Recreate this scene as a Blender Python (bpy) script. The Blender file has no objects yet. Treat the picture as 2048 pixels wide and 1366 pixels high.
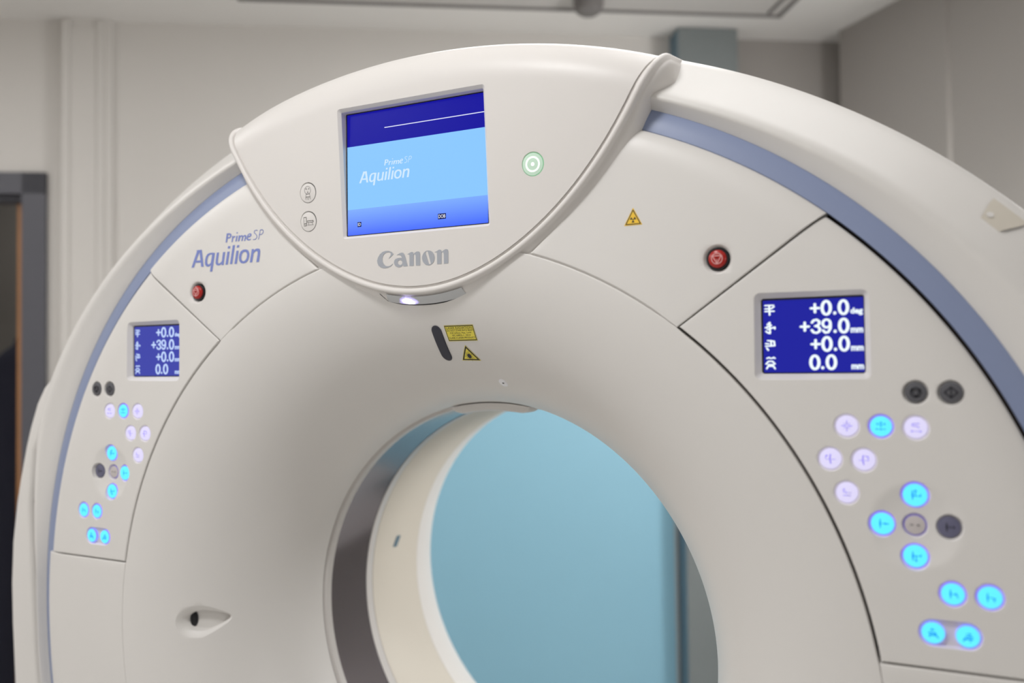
import bpy, bmesh, math
import numpy as np
from mathutils import Vector, Matrix

# ------------------------------------------------------------------ scene, camera, light
sc = bpy.context.scene
COL = sc.collection
ZB = 1.0                                   # height of the bore axis above the floor
CAM = (0.70073, -1.09296, 0.45807 + ZB)
YAW, PITCH, ROLL, FPX = 0.460378, 0.0250336, -0.0118468, 1716.68
cam = bpy.data.cameras.new('camera'); co = bpy.data.objects.new('camera', cam); COL.objects.link(co)
cam.sensor_width = 36.0; cam.lens = FPX * 36.0 / 2048
cam.clip_start = 0.05
_cy, _sy, _cp, _sp = math.cos(YAW), math.sin(YAW), math.cos(PITCH), math.sin(PITCH)
_f = Vector((-_sy * _cp, _cy * _cp, _sp)); _r = Vector((_cy, _sy, 0)); _u = _r.cross(_f)
_R = math.cos(ROLL) * _r + math.sin(ROLL) * _u; _U = -math.sin(ROLL) * _r + math.cos(ROLL) * _u
co.matrix_world = Matrix(((_R.x, _U.x, -_f.x, CAM[0]), (_R.y, _U.y, -_f.y, CAM[1]), (_R.z, _U.z, -_f.z, CAM[2]), (0, 0, 0, 1)))
cam.dof.use_dof = True; cam.dof.focus_distance = 1.285; cam.dof.aperture_fstop = 1.8
sc.camera = co

w = bpy.data.worlds.new('world'); sc.world = w; w.use_nodes = True
w.node_tree.nodes['Background'].inputs[0].default_value = (1.0, 0.97, 0.93, 1)
w.node_tree.nodes['Background'].inputs[1].default_value = 0.05

def area(name, loc, sx, sy, power, col, aim=None):
    l = bpy.data.lights.new(name, 'AREA'); l.shape = 'RECTANGLE'; l.size = sx; l.size_y = sy
    l.energy = power; l.color = col
    o = bpy.data.objects.new(name, l); COL.objects.link(o); o.location = loc
    if aim: o.rotation_euler = (Vector(aim) - Vector(loc)).to_track_quat('-Z', 'Y').to_euler()
    return o
LC = (1.0, 0.998, 0.998)
area('ceiling_lamp', (0.0, -0.92, 2.66), 0.26, 0.26, 13, LC)
area('ceiling_lamp', (-1.9, -1.9, 2.66), 1.4, 1.4, 26, LC)
area('ceiling_lamp', (0.75, 0.25, 2.66), 0.9, 0.3, 3.4, LC)
area('ceiling_lamp', (0.2, -2.6, 2.66), 1.4, 1.0, 8, LC)
area('ceiling_lamp', (-1.9, -0.4, 2.66), 0.6, 0.6, 7, LC)
area('ceiling_lamp', (-0.15, 0.98, 2.66), 1.0, 0.3, 8, LC)
area('unseen_light', (3.30, -1.05, 1.55), 1.1, 0.8, 8, LC, (-0.4, 0.0, 1.1))  # added fill from the right for the bell; no such source known
area('unseen_light', (1.33, 1.37, 1.66), 0.55, 0.75, 32, LC, (-0.7, 0.4, 1.05))  # unseen source behind right, shining through the bore; its window is added
area('corridor_fill_light', (-2.9, 1.4, 2.66), 0.3, 0.3, 6, LC)  # added fill to lift the dark doorway; no lamp seen there

sc.view_settings.view_transform = 'Standard'; sc.view_settings.look = 'None'
sc.view_settings.exposure = 0.05; sc.view_settings.gamma = 1.0; sc.view_settings.use_curve_mapping = False

# ------------------------------------------------------------------ materials
def lin(c):
    return tuple(((v / 255) / 12.92 if v / 255 <= 0.04045 else ((v / 255 + 0.055) / 1.055) ** 2.4) for v in c)
def mat(name, rgb, rough=0.45, metal=0.0, spec=0.5, noise=0.0, scale=40.0, emit=None, estr=1.0, srgb=True, bump=0.0, trans=0.0):
    m = bpy.data.materials.new(name); m.use_nodes = True
    nt = m.node_tree; b = nt.nodes['Principled BSDF']
    c = lin(rgb) if srgb else rgb
    b.inputs['Base Color'].default_value = (*c, 1); b.inputs['Roughness'].default_value = rough
    b.inputs['Metallic'].default_value = metal; b.inputs['Specular IOR Level'].default_value = spec
    if trans: b.inputs['Transmission Weight'].default_value = trans
    tc = nt.nodes.new('ShaderNodeTexCoord'); nz = nt.nodes.new('ShaderNodeTexNoise')
    nz.inputs['Scale'].default_value = scale; nz.inputs['Detail'].default_value = 3
    nt.links.new(tc.outputs['Object'], nz.inputs['Vector'])
    mr = nt.nodes.new('ShaderNodeMapRange'); mr.inputs['To Min'].default_value = rough * 0.92; mr.inputs['To Max'].default_value = min(1, rough * 1.08)
    nt.links.new(nz.outputs['Fac'], mr.inputs['Value']); nt.links.new(mr.outputs['Result'], b.inputs['Roughness'])
    if noise:
        rp = nt.nodes.new('ShaderNodeMapRange'); rp.inputs['To Min'].default_value = 1 - noise; rp.inputs['To Max'].default_value = 1 + noise
        nt.links.new(nz.outputs['Fac'], rp.inputs['Value'])
        mx = nt.nodes.new('ShaderNodeMix'); mx.data_type = 'RGBA'; mx.blend_type = 'MULTIPLY'; mx.inputs[0].default_value = 1
        mx.inputs[6].default_value = (*c, 1); nt.links.new(rp.outputs['Result'], mx.inputs[7])
        nt.links.new(mx.outputs[2], b.inputs['Base Color'])
    if bump:
        bp = nt.nodes.new('ShaderNodeBump'); bp.inputs['Strength'].default_value = bump; bp.inputs['Distance'].default_value = 0.002
        nt.links.new(nz.outputs['Fac'], bp.inputs['Height']); nt.links.new(bp.outputs['Normal'], b.inputs['Normal'])
    if emit is not None:
        b.inputs['Emission Color'].default_value = (*lin(emit), 1); b.inputs['Emission Strength'].default_value = estr
    return m
M = {}
M['cover'] = mat('white_cover_plastic', (228, 225, 221), 0.42, noise=0.01, scale=9)
M['console'] = mat('white_console_plastic', (230, 226, 222), 0.42, noise=0.01, scale=9)
M['bore'] = mat('cream_bore_plastic', (214, 207, 194), 0.5, noise=0.01, scale=9)
M['band'] = mat('blue_band_plastic', (140, 152, 184), 0.4, noise=0.02, scale=12)
M['whiteprint'] = mat('bright_white_plastic', (246, 246, 250), 0.35, noise=0.01)
M['gap'] = mat('dark_brown_seam', (46, 36, 32), 0.7, noise=0.1)
M['black'] = mat('black_plastic', (18, 18, 24), 0.35, noise=0.05)
M['slot'] = mat('dark_smoked_window', (46, 47, 60), 0.3, noise=0.04)
M['ringgrey'] = mat('grey_clear_ring', (212, 208, 204), 0.3, noise=0.02)
M['metal'] = mat('brushed_dark_film', (150, 144, 148), 0.16, metal=0.9, noise=0.05, scale=160)
M['logoblue'] = mat('blue_print', (124, 138, 204), 0.5, noise=0.02)
M['logogrey'] = mat('grey_print', (172, 176, 184), 0.5, noise=0.02)
M['iconline'] = mat('dark_grey_print', (142, 138, 138), 0.5, noise=0.02)
M['red'] = mat('red_button_plastic', (176, 32, 26), 0.22, noise=0.04)
M['pink'] = mat('pink_white_print', (236, 178, 176), 0.4, noise=0.02)
M['greybtn'] = mat('grey_button_plastic', (92, 92, 97), 0.4, noise=0.04)
M['slatebtn'] = mat('slate_button_plastic', (104, 104, 122), 0.4, noise=0.04, emit=(60, 55, 150), estr=0.05)  # faint blue emission added to the plastic
M['darkprint'] = mat('black_print', (34, 34, 44), 0.5, noise=0.04)
M['palebtn'] = mat('pale_button_plastic', (205, 198, 196), 0.4, noise=0.02)
M['yellow'] = mat('yellow_label', (240, 224, 84), 0.45, noise=0.03)
M['amber'] = mat('amber_label', (250, 205, 62), 0.45, noise=0.03)
M['cyanlit'] = mat('lit_cyan_key', (60, 120, 140), 0.3, emit=(88, 228, 255), estr=1.0)
M['cyanicon'] = mat('lit_cyan_key_print', (10, 60, 120), 0.3, emit=(0, 146, 232), estr=0.9)
M['violet'] = mat('lit_violet_rim', (60, 50, 120), 0.3, emit=(132, 112, 255), estr=1.3)
M['violetdim'] = mat('faint_violet_rim', (120, 112, 160), 0.3, emit=(132, 112, 255), estr=0.3)
M['lilac'] = mat('lit_lilac_key', (120, 116, 130), 0.3, emit=(226, 220, 255), estr=0.8)
M['lilacicon'] = mat('lit_lilac_key_print', (80, 70, 160), 0.3, emit=(150, 136, 238), estr=0.7)
M['greenlit'] = mat('lit_green_key', (186, 206, 190), 0.3, emit=(196, 236, 206), estr=0.25)
M['greenrim'] = mat('lit_green_rim', (110, 180, 130), 0.3, emit=(150, 226, 176), estr=0.35)
M['whitelit'] = mat('lit_white_print', (200, 200, 200), 0.3, emit=(250, 255, 250), estr=1.0)
M['scrnavy'] = mat('screen_navy', (2, 2, 6), 0.25, spec=0.08, emit=(20, 18, 156))
M['scrsky'] = mat('screen_sky_blue', (4, 8, 12), 0.25, spec=0.08, emit=(138, 198, 255))
M['scrline'] = mat('screen_white', (10, 10, 10), 0.25, spec=0.08, emit=(232, 236, 255))
M['scrlogo'] = mat('screen_pale_logo', (10, 10, 10), 0.25, spec=0.08, emit=(206, 230, 255))
M['scrtag'] = mat('screen_dark_tag', (2, 2, 6), 0.25, spec=0.08, emit=(12, 14, 66))
M['lcdR'] = mat('lcd_deep_blue', (4, 4, 20), 0.25, spec=0.1, emit=(32, 36, 156))
M['lcdL'] = mat('lcd_washed_blue', (4, 4, 20), 0.25, spec=0.1, emit=(64, 70, 166))
M['digR'] = mat('lcd_white_digits', (10, 10, 10), 0.3, spec=0.3, emit=(240, 252, 255), estr=1.05)
M['digL'] = mat('lcd_pale_digits', (10, 10, 10), 0.3, spec=0.3, emit=(196, 216, 255))
M['lens'] = mat('milky_lens', (206, 208, 210), 0.25, noise=0.01, emit=(200, 200, 230), estr=0.03)
def glow():
    m = bpy.data.materials.new('lit_violet_white_led'); m.use_nodes = True; nt = m.node_tree; b = nt.nodes['Principled BSDF']
    b.inputs['Base Color'].default_value = (*lin((206, 208, 210)), 1); b.inputs['Roughness'].default_value = 0.25
    tc = nt.nodes.new('ShaderNodeTexCoord'); mp = nt.nodes.new('ShaderNodeMapping'); mp.inputs['Scale'].default_value = (1 / 0.020, 1 / 0.012, 1 / 0.010)
    mp.inputs['Rotation'].default_value = (0, math.radians(22), 0)
    ln = nt.nodes.new('ShaderNodeVectorMath'); ln.operation = 'LENGTH'; nz = nt.nodes.new('ShaderNodeTexNoise'); nz.inputs['Scale'].default_value = 160
    ad = nt.nodes.new('ShaderNodeMath'); ad.operation = 'MULTIPLY_ADD'; ad.inputs[1].default_value = 0.5
    rp = nt.nodes.new('ShaderNodeValToRGB'); e = rp.color_ramp.elements; e[0].position = 0.38; e[0].color = (3.0, 2.9, 3.4, 1); e[1].position = 1.0; e[1].color = (0.0, 0.0, 0.0, 1)
    q = rp.color_ramp.elements.new(0.66); q.color = (0.5, 0.42, 1.1, 1)
    sb = nt.nodes.new('ShaderNodeMath'); sb.operation = 'SUBTRACT'; sb.inputs[1].default_value = 0.22
    nt.links.new(tc.outputs['Object'], mp.inputs[0]); nt.links.new(mp.outputs[0], ln.inputs[0]); nt.links.new(tc.outputs['Object'], nz.inputs['Vector'])
    nt.links.new(nz.outputs['Fac'], ad.inputs[0]); nt.links.new(ln.outputs['Value'], ad.inputs[2]); nt.links.new(ad.outputs[0], sb.inputs[0]); nt.links.new(sb.outputs[0], rp.inputs[0])
    nt.links.new(rp.outputs[0], b.inputs['Emission Color']); b.inputs['Emission Strength'].default_value = 1
    return m
M['led'] = glow()
M['ledhalo'] = mat('lit_violet_led_edge', (160, 150, 220), 0.3, emit=(150, 135, 255), estr=1.0)
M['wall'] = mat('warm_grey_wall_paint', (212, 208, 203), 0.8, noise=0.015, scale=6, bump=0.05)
M['wallR'] = mat('mid_grey_paint_and_shade', (160, 155, 150), 0.8, noise=0.015, scale=6, bump=0.05)  # grey paint of the right walls; on the rear stretch it bakes in shade
M['ceil'] = mat('ceiling_paint', (226, 223, 219), 0.85, noise=0.01, scale=5, bump=0.04)
M['floor'] = mat('grey_vinyl_floor', (216, 214, 211), 0.5, noise=0.05, scale=30)
M['frame'] = mat('slate_grey_frame_paint', (84, 84, 91), 0.5, noise=0.03)
M['wood'] = mat('brown_oak', (176, 124, 78), 0.55, noise=0.15, scale=14)
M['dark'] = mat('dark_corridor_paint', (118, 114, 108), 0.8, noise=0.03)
M['coat'] = mat('dark_navy_cloth', (14, 16, 34), 0.9, noise=0.15, scale=60, bump=0.2)
M['bluewall'] = mat('light_blue_cladding', (146, 194, 214), 0.45, noise=0.015, scale=3)
M['bluetrim'] = mat('pale_grey_edge_trim', (176, 182, 184), 0.45, noise=0.02)
M['boxblue'] = mat('blue_grey_casing', (98, 122, 136), 0.5, noise=0.03)
M['boxgrey'] = mat('grey_green_casing', (124, 130, 130), 0.5, noise=0.08, scale=5)
M['hatch'] = mat('ceiling_hatch_paint', (196, 192, 188), 0.8, noise=0.01)
M['hatchline'] = mat('hatch_shadow_gap', (120, 116, 114), 0.8, noise=0.02)
# screen's lower band: the picture on the screen deepens downwards
def screen_gradient():
    m = bpy.data.materials.new('screen_blue_band'); m.use_nodes = True; nt = m.node_tree; b = nt.nodes['Principled BSDF']
    b.inputs['Base Color'].default_value = (0.002, 0.004, 0.02, 1); b.inputs['Roughness'].default_value = 0.3
    tc = nt.nodes.new('ShaderNodeTexCoord'); sp = nt.nodes.new('ShaderNodeSeparateXYZ'); mr = nt.nodes.new('ShaderNodeMapRange')
    mr.inputs['From Min'].default_value = -0.0957; mr.inputs['From Max'].default_value = -0.056
    rp = nt.nodes.new('ShaderNodeValToRGB'); rp.color_ramp.elements[0].color = (*lin((56, 98, 255)), 1); rp.color_ramp.elements[1].color = (*lin((116, 164, 255)), 1)
    nt.links.new(tc.outputs['Object'], sp.inputs[0]); nt.links.new(sp.outputs['Z'], mr.inputs['Value']); nt.links.new(mr.outputs[0], rp.inputs[0])
    nt.links.new(rp.outputs[0], b.inputs['Emission Color']); b.inputs['Emission Strength'].default_value = 1
    return m
M['scrband'] = screen_gradient()

# ------------------------------------------------------------------ object helpers
def tag(o, label=None, cat=None, group=None, kind=None):
    if label: o['label'] = label
    if cat: o['category'] = cat
    if group: o['group'] = group
    if kind: o['kind'] = kind
    return o
def link(name, me, mats, parent=None, loc=(0, 0, 0), sharp=35):
    for m_ in mats: me.materials.append(M[m_])
    if sharp is not None and len(me.polygons):
        me.polygons.foreach_set('use_smooth', [True] * len(me.polygons))
        me.set_sharp_from_angle(angle=math.radians(sharp))
    o = bpy.data.objects.new(name, me); COL.objects.link(o); o.location = loc
    if parent: o.parent = parent
    return o
class MB:
    """collects faces (with a material slot) and links them as ONE mesh object"""
    def __init__(s): s.v = []; s.f = []; s.mi = []
    def add(s, vs, fs, mi=0):
        n = len(s.v); s.v += [tuple(p) for p in vs]
        for f in fs: s.f.append([i + n for i in f]); s.mi.append(mi)
        return n
    def grid(s, G, mi=0, flip=False, closed=False):
        G = np.asarray(G); a, b = G.shape[:2]; fs = []
        for i in range(a - 1):
            for j in range(b if closed else b - 1):
                q = [i * b + j, i * b + (j + 1) % b, (i + 1) * b + (j + 1) % b, (i + 1) * b + j]
                fs.append(q[::-1] if flip else q)
        return s.add(G.reshape(-1, 3), fs, mi)
    def box(s, x0, x1, y0, y1, z0, z1, mi=0, fn=None):
        vs = [(x, y, z) for z in (z0, z1) for y in (y0, y1) for x in (x0, x1)]
        if fn: vs = [fn(*p) for p in vs]
        s.add(vs, [(0, 2, 3, 1), (4, 5, 7, 6), (0, 1, 5, 4), (2, 6, 7, 3), (0, 4, 6, 2), (1, 3, 7, 5)], mi)
    def me(s, name, merge=1e-6, recalc=True):
        me = bpy.data.meshes.new(name); me.from_pydata(s.v, [], s.f); me.polygons.foreach_set('material_index', s.mi)
        bm = bmesh.new(); bm.from_mesh(me)
        if merge: bmesh.ops.remove_doubles(bm, verts=bm.verts, dist=merge)
        if recalc: bmesh.ops.recalc_face_normals(bm, faces=bm.faces)
        bm.to_mesh(me); bm.free(); return me
    def build(s, name, mats, parent=None, loc=(0, 0, 0), sharp=35, merge=1e-6, recalc=True):
        return link(name, s.me(name, merge, recalc), mats, parent, loc, sharp)
    # flat marks in a plane: P maps (a, b) to a 3-D point
    def poly(s, pts, P, mi=0): s.add([P(a, b) for a, b in pts], [list(range(len(pts)))], mi)
    def stroke(s, pts, wd, P, mi=0, closed=False, caps=True):
        pts = [np.array(p, float) for p in pts]; n = len(pts)
        segs = [(pts[i], pts[(i + 1) % n]) for i in range(n if closed else n - 1)]
        for a, b in segs:
            d = b - a; L = np.hypot(*d)
            if L < 1e-9: continue
            o = np.array([-d[1], d[0]]) / L * wd / 2
            s.poly([a + o, a - o, b - o, b + o], P, mi)
        if caps:
            for p in pts: s.poly([(p[0] + wd / 2 * math.cos(t), p[1] + wd / 2 * math.sin(t)) for t in np.linspace(0, 2 * math.pi, 8, endpoint=False)], P, mi)
    def ring(s, c, rx, ry, wd, P, mi=0, n=28):
        s.stroke([(c[0] + rx * math.cos(t), c[1] + ry * math.sin(t)) for t in np.linspace(0, 2 * math.pi, n, endpoint=False)], wd, P, mi, True, False)
    def disc(s, c, r, P, mi=0, n=20, ry=None):
        s.poly([(c[0] + r * math.cos(t), c[1] + (ry or r) * math.sin(t)) for t in np.linspace(0, 2 * math.pi, n, endpoint=False)], P, mi)
    def text(s, body, box, P, mi=0, bold=0.0, shear=0.0, keep=False):
        """built-in font outlines stretched into box (a0, a1, b0, b1)"""
        c = bpy.data.curves.new('txt', 'FONT'); c.body = body; c.offset = bold; c.shear = shear; c.resolution_u = 3
        o = bpy.data.objects.new('txt', c); COL.objects.link(o)
        m_ = bpy.data.meshes.new_from_object(o.evaluated_get(bpy.context.evaluated_depsgraph_get()))
        V = np.array([v.co[:2] for v in m_.vertices]); lo, hi = V.min(0), V.max(0)
        a0, a1, b0, b1 = box
        s.add([P(a0 + (x - lo[0]) / (hi[0] - lo[0]) * (a1 - a0), b0 + (y - lo[1]) / (hi[1] - lo[1]) * (b1 - b0)) for x, y in V], [list(p.vertices) for p in m_.polygons], mi)
        bpy.data.objects.remove(o); bpy.data.curves.remove(c); bpy.data.meshes.remove(m_)
    def outlines(s, loops, P, mi=0):
        """closed outlines with even-odd holes, filled"""
        c = bpy.data.curves.new('ol', 'CURVE'); c.dimensions = '2D'; c.fill_mode = 'BOTH'
        for L in loops:
            sp = c.splines.new('POLY'); sp.points.add(len(L) - 1); sp.use_cyclic_u = True
            for i, (a, b) in enumerate(L): sp.points[i].co = (a, b, 0, 1)
        o = bpy.data.objects.new('ol', c); COL.objects.link(o)
        m_ = bpy.data.meshes.new_from_object(o.evaluated_get(bpy.context.evaluated_depsgraph_get()))
        s.add([P(v.co[0], v.co[1]) for v in m_.vertices], [list(p.vertices) for p in m_.polygons], mi)
        bpy.data.objects.remove(o); bpy.data.curves.remove(c); bpy.data.meshes.remove(m_)
def cut(me, cutters):
    """carve the cutter volumes out of a closed mesh, one at a time; a cut that goes wrong is retried with the tool turned a little"""
    for c in cutters:
        ys = np.array([v.co.y for v in me.vertices]); y_lo = ys.min(); n0 = len(me.vertices)
        cc = np.array([v.co[:] for v in c.vertices]).mean(0)
        for tr in range(6):
            o = bpy.data.objects.new('solid', me); COL.objects.link(o); k = bpy.data.objects.new('tool', c); COL.objects.link(k)
            if tr:
                k.matrix_world = Matrix.Translation(Vector(cc)) @ Matrix.Rotation(0.037 * tr, 4, 'Y') @ Matrix.Translation(-Vector(cc)) if tr < 4 else Matrix.Translation(Vector((0.00011 * tr, 0, -0.00007 * tr)))
            md = o.modifiers.new('b', 'BOOLEAN'); md.operation = 'DIFFERENCE'; md.solver = 'EXACT'; md.object = k
            bpy.context.view_layer.update()
            out = bpy.data.meshes.new_from_object(o.evaluated_get(bpy.context.evaluated_depsgraph_get()))
            bpy.data.objects.remove(o); bpy.data.objects.remove(k)
            y2 = min((v.co.y for v in out.vertices), default=-9)
            if y2 > y_lo - 1e-4 and 0.8 * n0 < len(out.vertices): break
        out.materials.clear(); me = out
    return me
def revolve(mb, prof, c=(0, 0, 0), n=256, mi=0, axis='y', a0=0.0, a1=2 * math.pi):
    full = abs(a1 - a0 - 2 * math.pi) < 1e-6
    A = np.linspace(a0, a1, n, endpoint=not full)
    G = [[(c[0] + r * math.sin(a), c[1] + y, c[2] + r * math.cos(a)) for a in A] for r, y in prof]
    mb.grid(G, mi, closed=full)
def sstep(x, a, b):
    t = np.clip((x - a) / (b - a), 0, 1); return t * t * (3 - 2 * t)

# ------------------------------------------------------------------ gantry outline functions (bore-centred)
R1 = 0.64                                                     # circle where bell and panels meet
def four(a, p): return sum(a[k] * np.cos(k * p) for k in range(len(a)))
def clampfloor(r, p, zmin=-0.985):
    c = -np.cos(p); return np.where(c > 1e-3, np.minimum(r, -zmin / np.maximum(c, 1e-3)), r)
def R_in(p):  p = np.abs(p); return clampfloor(four((0.8974, -0.0749, 0.0377, -0.0291), p), p, -0.93)
def R_out(p): p = np.abs(p); return clampfloor(four((0.9255, -0.0721, 0.0368, -0.0286), p), p, -0.95)
_tp = np.radians([63, 68, 73, 79.5, 85.8, 92, 101, 120, 180])
_tr = np.array([four((0.9224, 0.1201, -0.1245, 0.02), math.radians(63)), 1.030, 1.000, 0.956, 0.916, 0.908, 0.911, 0.97, 1.06])
def R_sil(p):
    p = np.abs(p); f = four((0.9224, 0.1201, -0.1245, 0.02), p)
    return clampfloor(np.where(p < _tp[0], f, np.interp(p, _tp, _tr)), p, -0.97)
def bellY(r):
    u = np.clip((R1 - np.asarray(r, float)) / 0.25, 0, 1); return 0.2587 * (1 - np.sqrt(np.maximum(0, 1 - u * u)))
def faceY(x, z): return 0.0123 * np.maximum(0, np.hypot(x, z) - R1)
def surfY(x, z):
    r = np.hypot(x, z); return np.where(r < R1, bellY(r), faceY(x, z))

# ------------------------------------------------------------------ THE SCANNER
ROOT = Vector((0, 0.36, 0))
gantry = bpy.data.objects.new('ct_scanner', None); COL.objects.link(gantry); gantry.location = ROOT
tag(gantry, 'large white ring-shaped CT scanner gantry with blue trim band, round bore and lit control panels', 'medical scanner')
OFF = np.array([0, -ROOT.y, ZB])
class GB(MB):                                                  # mesh in bore coordinates -> part of the gantry
    def build(s, name, mats, parent=None, loc=None, **k):
        if loc is None:
            s.v = [tuple(np.array(p) + OFF) for p in s.v]; return MB.build(s, name, mats, parent or gantry, **k)
        s.v = [tuple(np.array(p) - np.array(loc)) for p in s.v]
        return MB.build(s, name, mats, parent, tuple(np.array(loc) + OFF), **k)
def shift(me):
    me.transform(Matrix.Translation(Vector(OFF))); return me

def spacing(L, fa, fb, ds):
    def near(f): return [f * q for q in (0, 0.015, 0.06, 0.14, 0.26, 0.42, 0.62, 0.82)]
    a = near(fa); b = near(fb); mid = np.linspace(fa, L - fb, max(3, int((L - fa - fb) / ds)))
    return np.array(a + list(mid) + [L - q for q in b[::-1]]) / L
def seglen(C): return np.hypot(*np.diff(C, axis=0).T).sum()
def patch_mesh(name, cb, cr, ct, cl, fil, ds=0.008, thick=0.035, rnd=None, extra=None):
    """closed panel between four outline curves (x,z)(t); fil = ((w,h) bottom, right, top, left), optional scale(t) third"""
    T = np.linspace(0, 1, 200)
    lens = [seglen(np.array([c(t) for t in T])) for c in (cb, cr, ct, cl)]
    U = spacing((lens[0] + lens[2]) / 2, fil[3][0], fil[1][0], ds); V = spacing((lens[1] + lens[3]) / 2, fil[0][0], fil[2][0], ds)
    B = np.array([cb(u) for u in U]); Tt = np.array([ct(u) for u in U]); Lf = np.array([cl(v) for v in V]); Rt = np.array([cr(v) for v in V])
    u = U[None, :, None]; v = V[:, None, None]
    S = (1 - v) * B[None] + v * Tt[None] + (1 - u) * Lf[:, None] + u * Rt[:, None] - ((1 - u) * (1 - v) * B[0] + u * (1 - v) * B[-1] + (1 - u) * v * Tt[0] + u * v * Tt[-1])
    if rnd:                                                    # rounded corner at (u=1 or 0, v=1)
        for side, rho in rnd:
            a = (1 - U if side == 'R' else U) * (lens[0] + lens[2]) / 2; b = (1 - V) * (lens[1] + lens[3]) / 2
            Sn = S.copy(); iu = 1 if side == 'R' else -1
            for i in range(len(V)):
                for j in range(len(U)):
                    if a[j] < rho and b[i] < rho:
                        X = 1 - a[j] / rho; Y = 1 - b[i] / rho
                        X2 = X * math.sqrt(1 - Y * Y / 2); Y2 = Y * math.sqrt(1 - X * X / 2)
                        uu = 1 - (1 - X2) * rho / ((lens[0] + lens[2]) / 2); vv = 1 - (1 - Y2) * rho / ((lens[1] + lens[3]) / 2)
                        if side != 'R': uu = 1 - uu
                        Sn[i, j] = (1 - vv) * np.array(cb(uu)) + vv * np.array(ct(uu)) + (1 - uu) * np.array(cl(vv)) + uu * np.array(cr(vv)) - ((1 - uu) * (1 - vv) * B[0] + uu * (1 - vv) * B[-1] + (1 - uu) * vv * Tt[0] + uu * vv * Tt[-1])
            S = Sn
    edges = [(S[0], fil[0]), (S[:, -1], fil[1]), (S[-1], fil[2]), (S[:, 0], fil[3])]
    Q = S.reshape(-1, 2); drop = np.zeros(len(Q))
    for E, f in edges:
        wd, h = f[:2]; A = E[:-1]; D = E[1:] - A; L2 = np.maximum((D ** 2).sum(1), 1e-14)
        t = np.clip(((Q[:, None] - A[None]) * D[None]).sum(2) / L2, 0, 1)
        dd = np.hypot(*np.moveaxis(Q[:, None] - (A[None] + t[..., None] * D[None]), 2, 0)); k = dd.argmin(1); d = dd.min(1)
        sc_ = 1.0
        if len(f) > 2: sc_ = f[2](k / len(A))
        wv = np.maximum(wd * sc_, 1e-5); dr = h * sc_ * (1 - np.sqrt(np.maximum(0, 1 - np.clip(1 - d / wv, 0, 1) ** 2)))
        drop = np.maximum(drop, dr)
    Y = faceY(Q[:, 0], Q[:, 1]) + drop
    if extra: Y = Y + np.array([extra(a, b) for a, b in Q])
    G = np.stack([Q[:, 0], Y, Q[:, 1]], 1).reshape(S.shape[0], S.shape[1], 3)
    Gb = G.copy(); Gb[..., 1] = np.maximum(G[..., 1] + 0.004, thick)
    mb = MB(); n = mb.grid(G); mb.grid(Gb, flip=True)
    def loop(G): return np.concatenate([G[0, :-1], G[:-1, -1], G[-1, :0:-1], G[:0:-1, 0]])
    mb.grid(np.array([loop(Gb), loop(G)]), closed=True)
    return mb.me(name, merge=2e-6)

def mir(s): return lambda c: (lambda t: (c(t)[0] * s, c(t)[1]))
def arc(R, p0, p1):
    if callable(R): return lambda t: (float(R(p0 + (p1 - p0) * t)) * math.sin(p0 + (p1 - p0) * t), float(R(p0 + (p1 - p0) * t)) * math.cos(p0 + (p1 - p0) * t))
    return lambda t: (R * math.sin(p0 + (p1 - p0) * t), R * math.cos(p0 + (p1 - p0) * t))
def arcpts(P, Q, Rf):                                          # along outline Rf from the angle of P to that of Q
    return arc(Rf, math.atan2(P[0], P[1]), math.atan2(Q[0], Q[1]))
def between(c0, c1): return lambda t: (c0[0] + (c1[0] - c0[0]) * t, c0[1] + (c1[1] - c0[1]) * t)

# --- cutters
def well(x, z, y, prof, n=40):
    mb = MB(); revolve(mb, prof, (x, y, z), n); me = mb.me('tool', merge=1e-7); return me
def well_prof(ro, ri, depth, f=0.0012):
    return [(0.00001, -0.02), (ro + f, -0.02), (ro + f, -0.0002), (ro + 0.45 * f, 0.00015), (ro + 0.1 * f, 0.0006), (ro, 0.0013), (ri, depth), (0.00001, depth)]
def rrect(hw, hh, r, n=5):
    out = []; r = min(r, hh - 1e-5, hw - 1e-5)
    for cx, cz, a in ((hw - r, hh - r, 0), (-hw + r, hh - r, 90), (-hw + r, -hh + r, 180), (hw - r, -hh + r, 270)):
        for k in range(n + 1):
            t = math.radians(a + 90 * k / n); out.append((cx + r * math.cos(t), cz + r * math.sin(t)))
    return out
def loft(rings):
    mb = MB(); n = len(rings[0]); mb.grid(np.array(rings), closed=True)
    mb.add(rings[0], [list(range(n))]); mb.add(rings[-1], [list(range(n))]); return mb.me('tool', merge=1e-7)
def rect_tool(cx, cz, hw, hh, r, m, prof, fy=None):
    """prof: (margin factor, y) rings from outside inwards; fy(z) adds to y"""
    rings = []
    for k, y, free in prof:
        rings.append([(cx + a, y + (fy(cz + b) if fy and not free else 0), cz + b) for a, b in rrect(hw + m * k, hh + m * k, r + m * k * 0.6)])
    return loft(rings)

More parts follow.
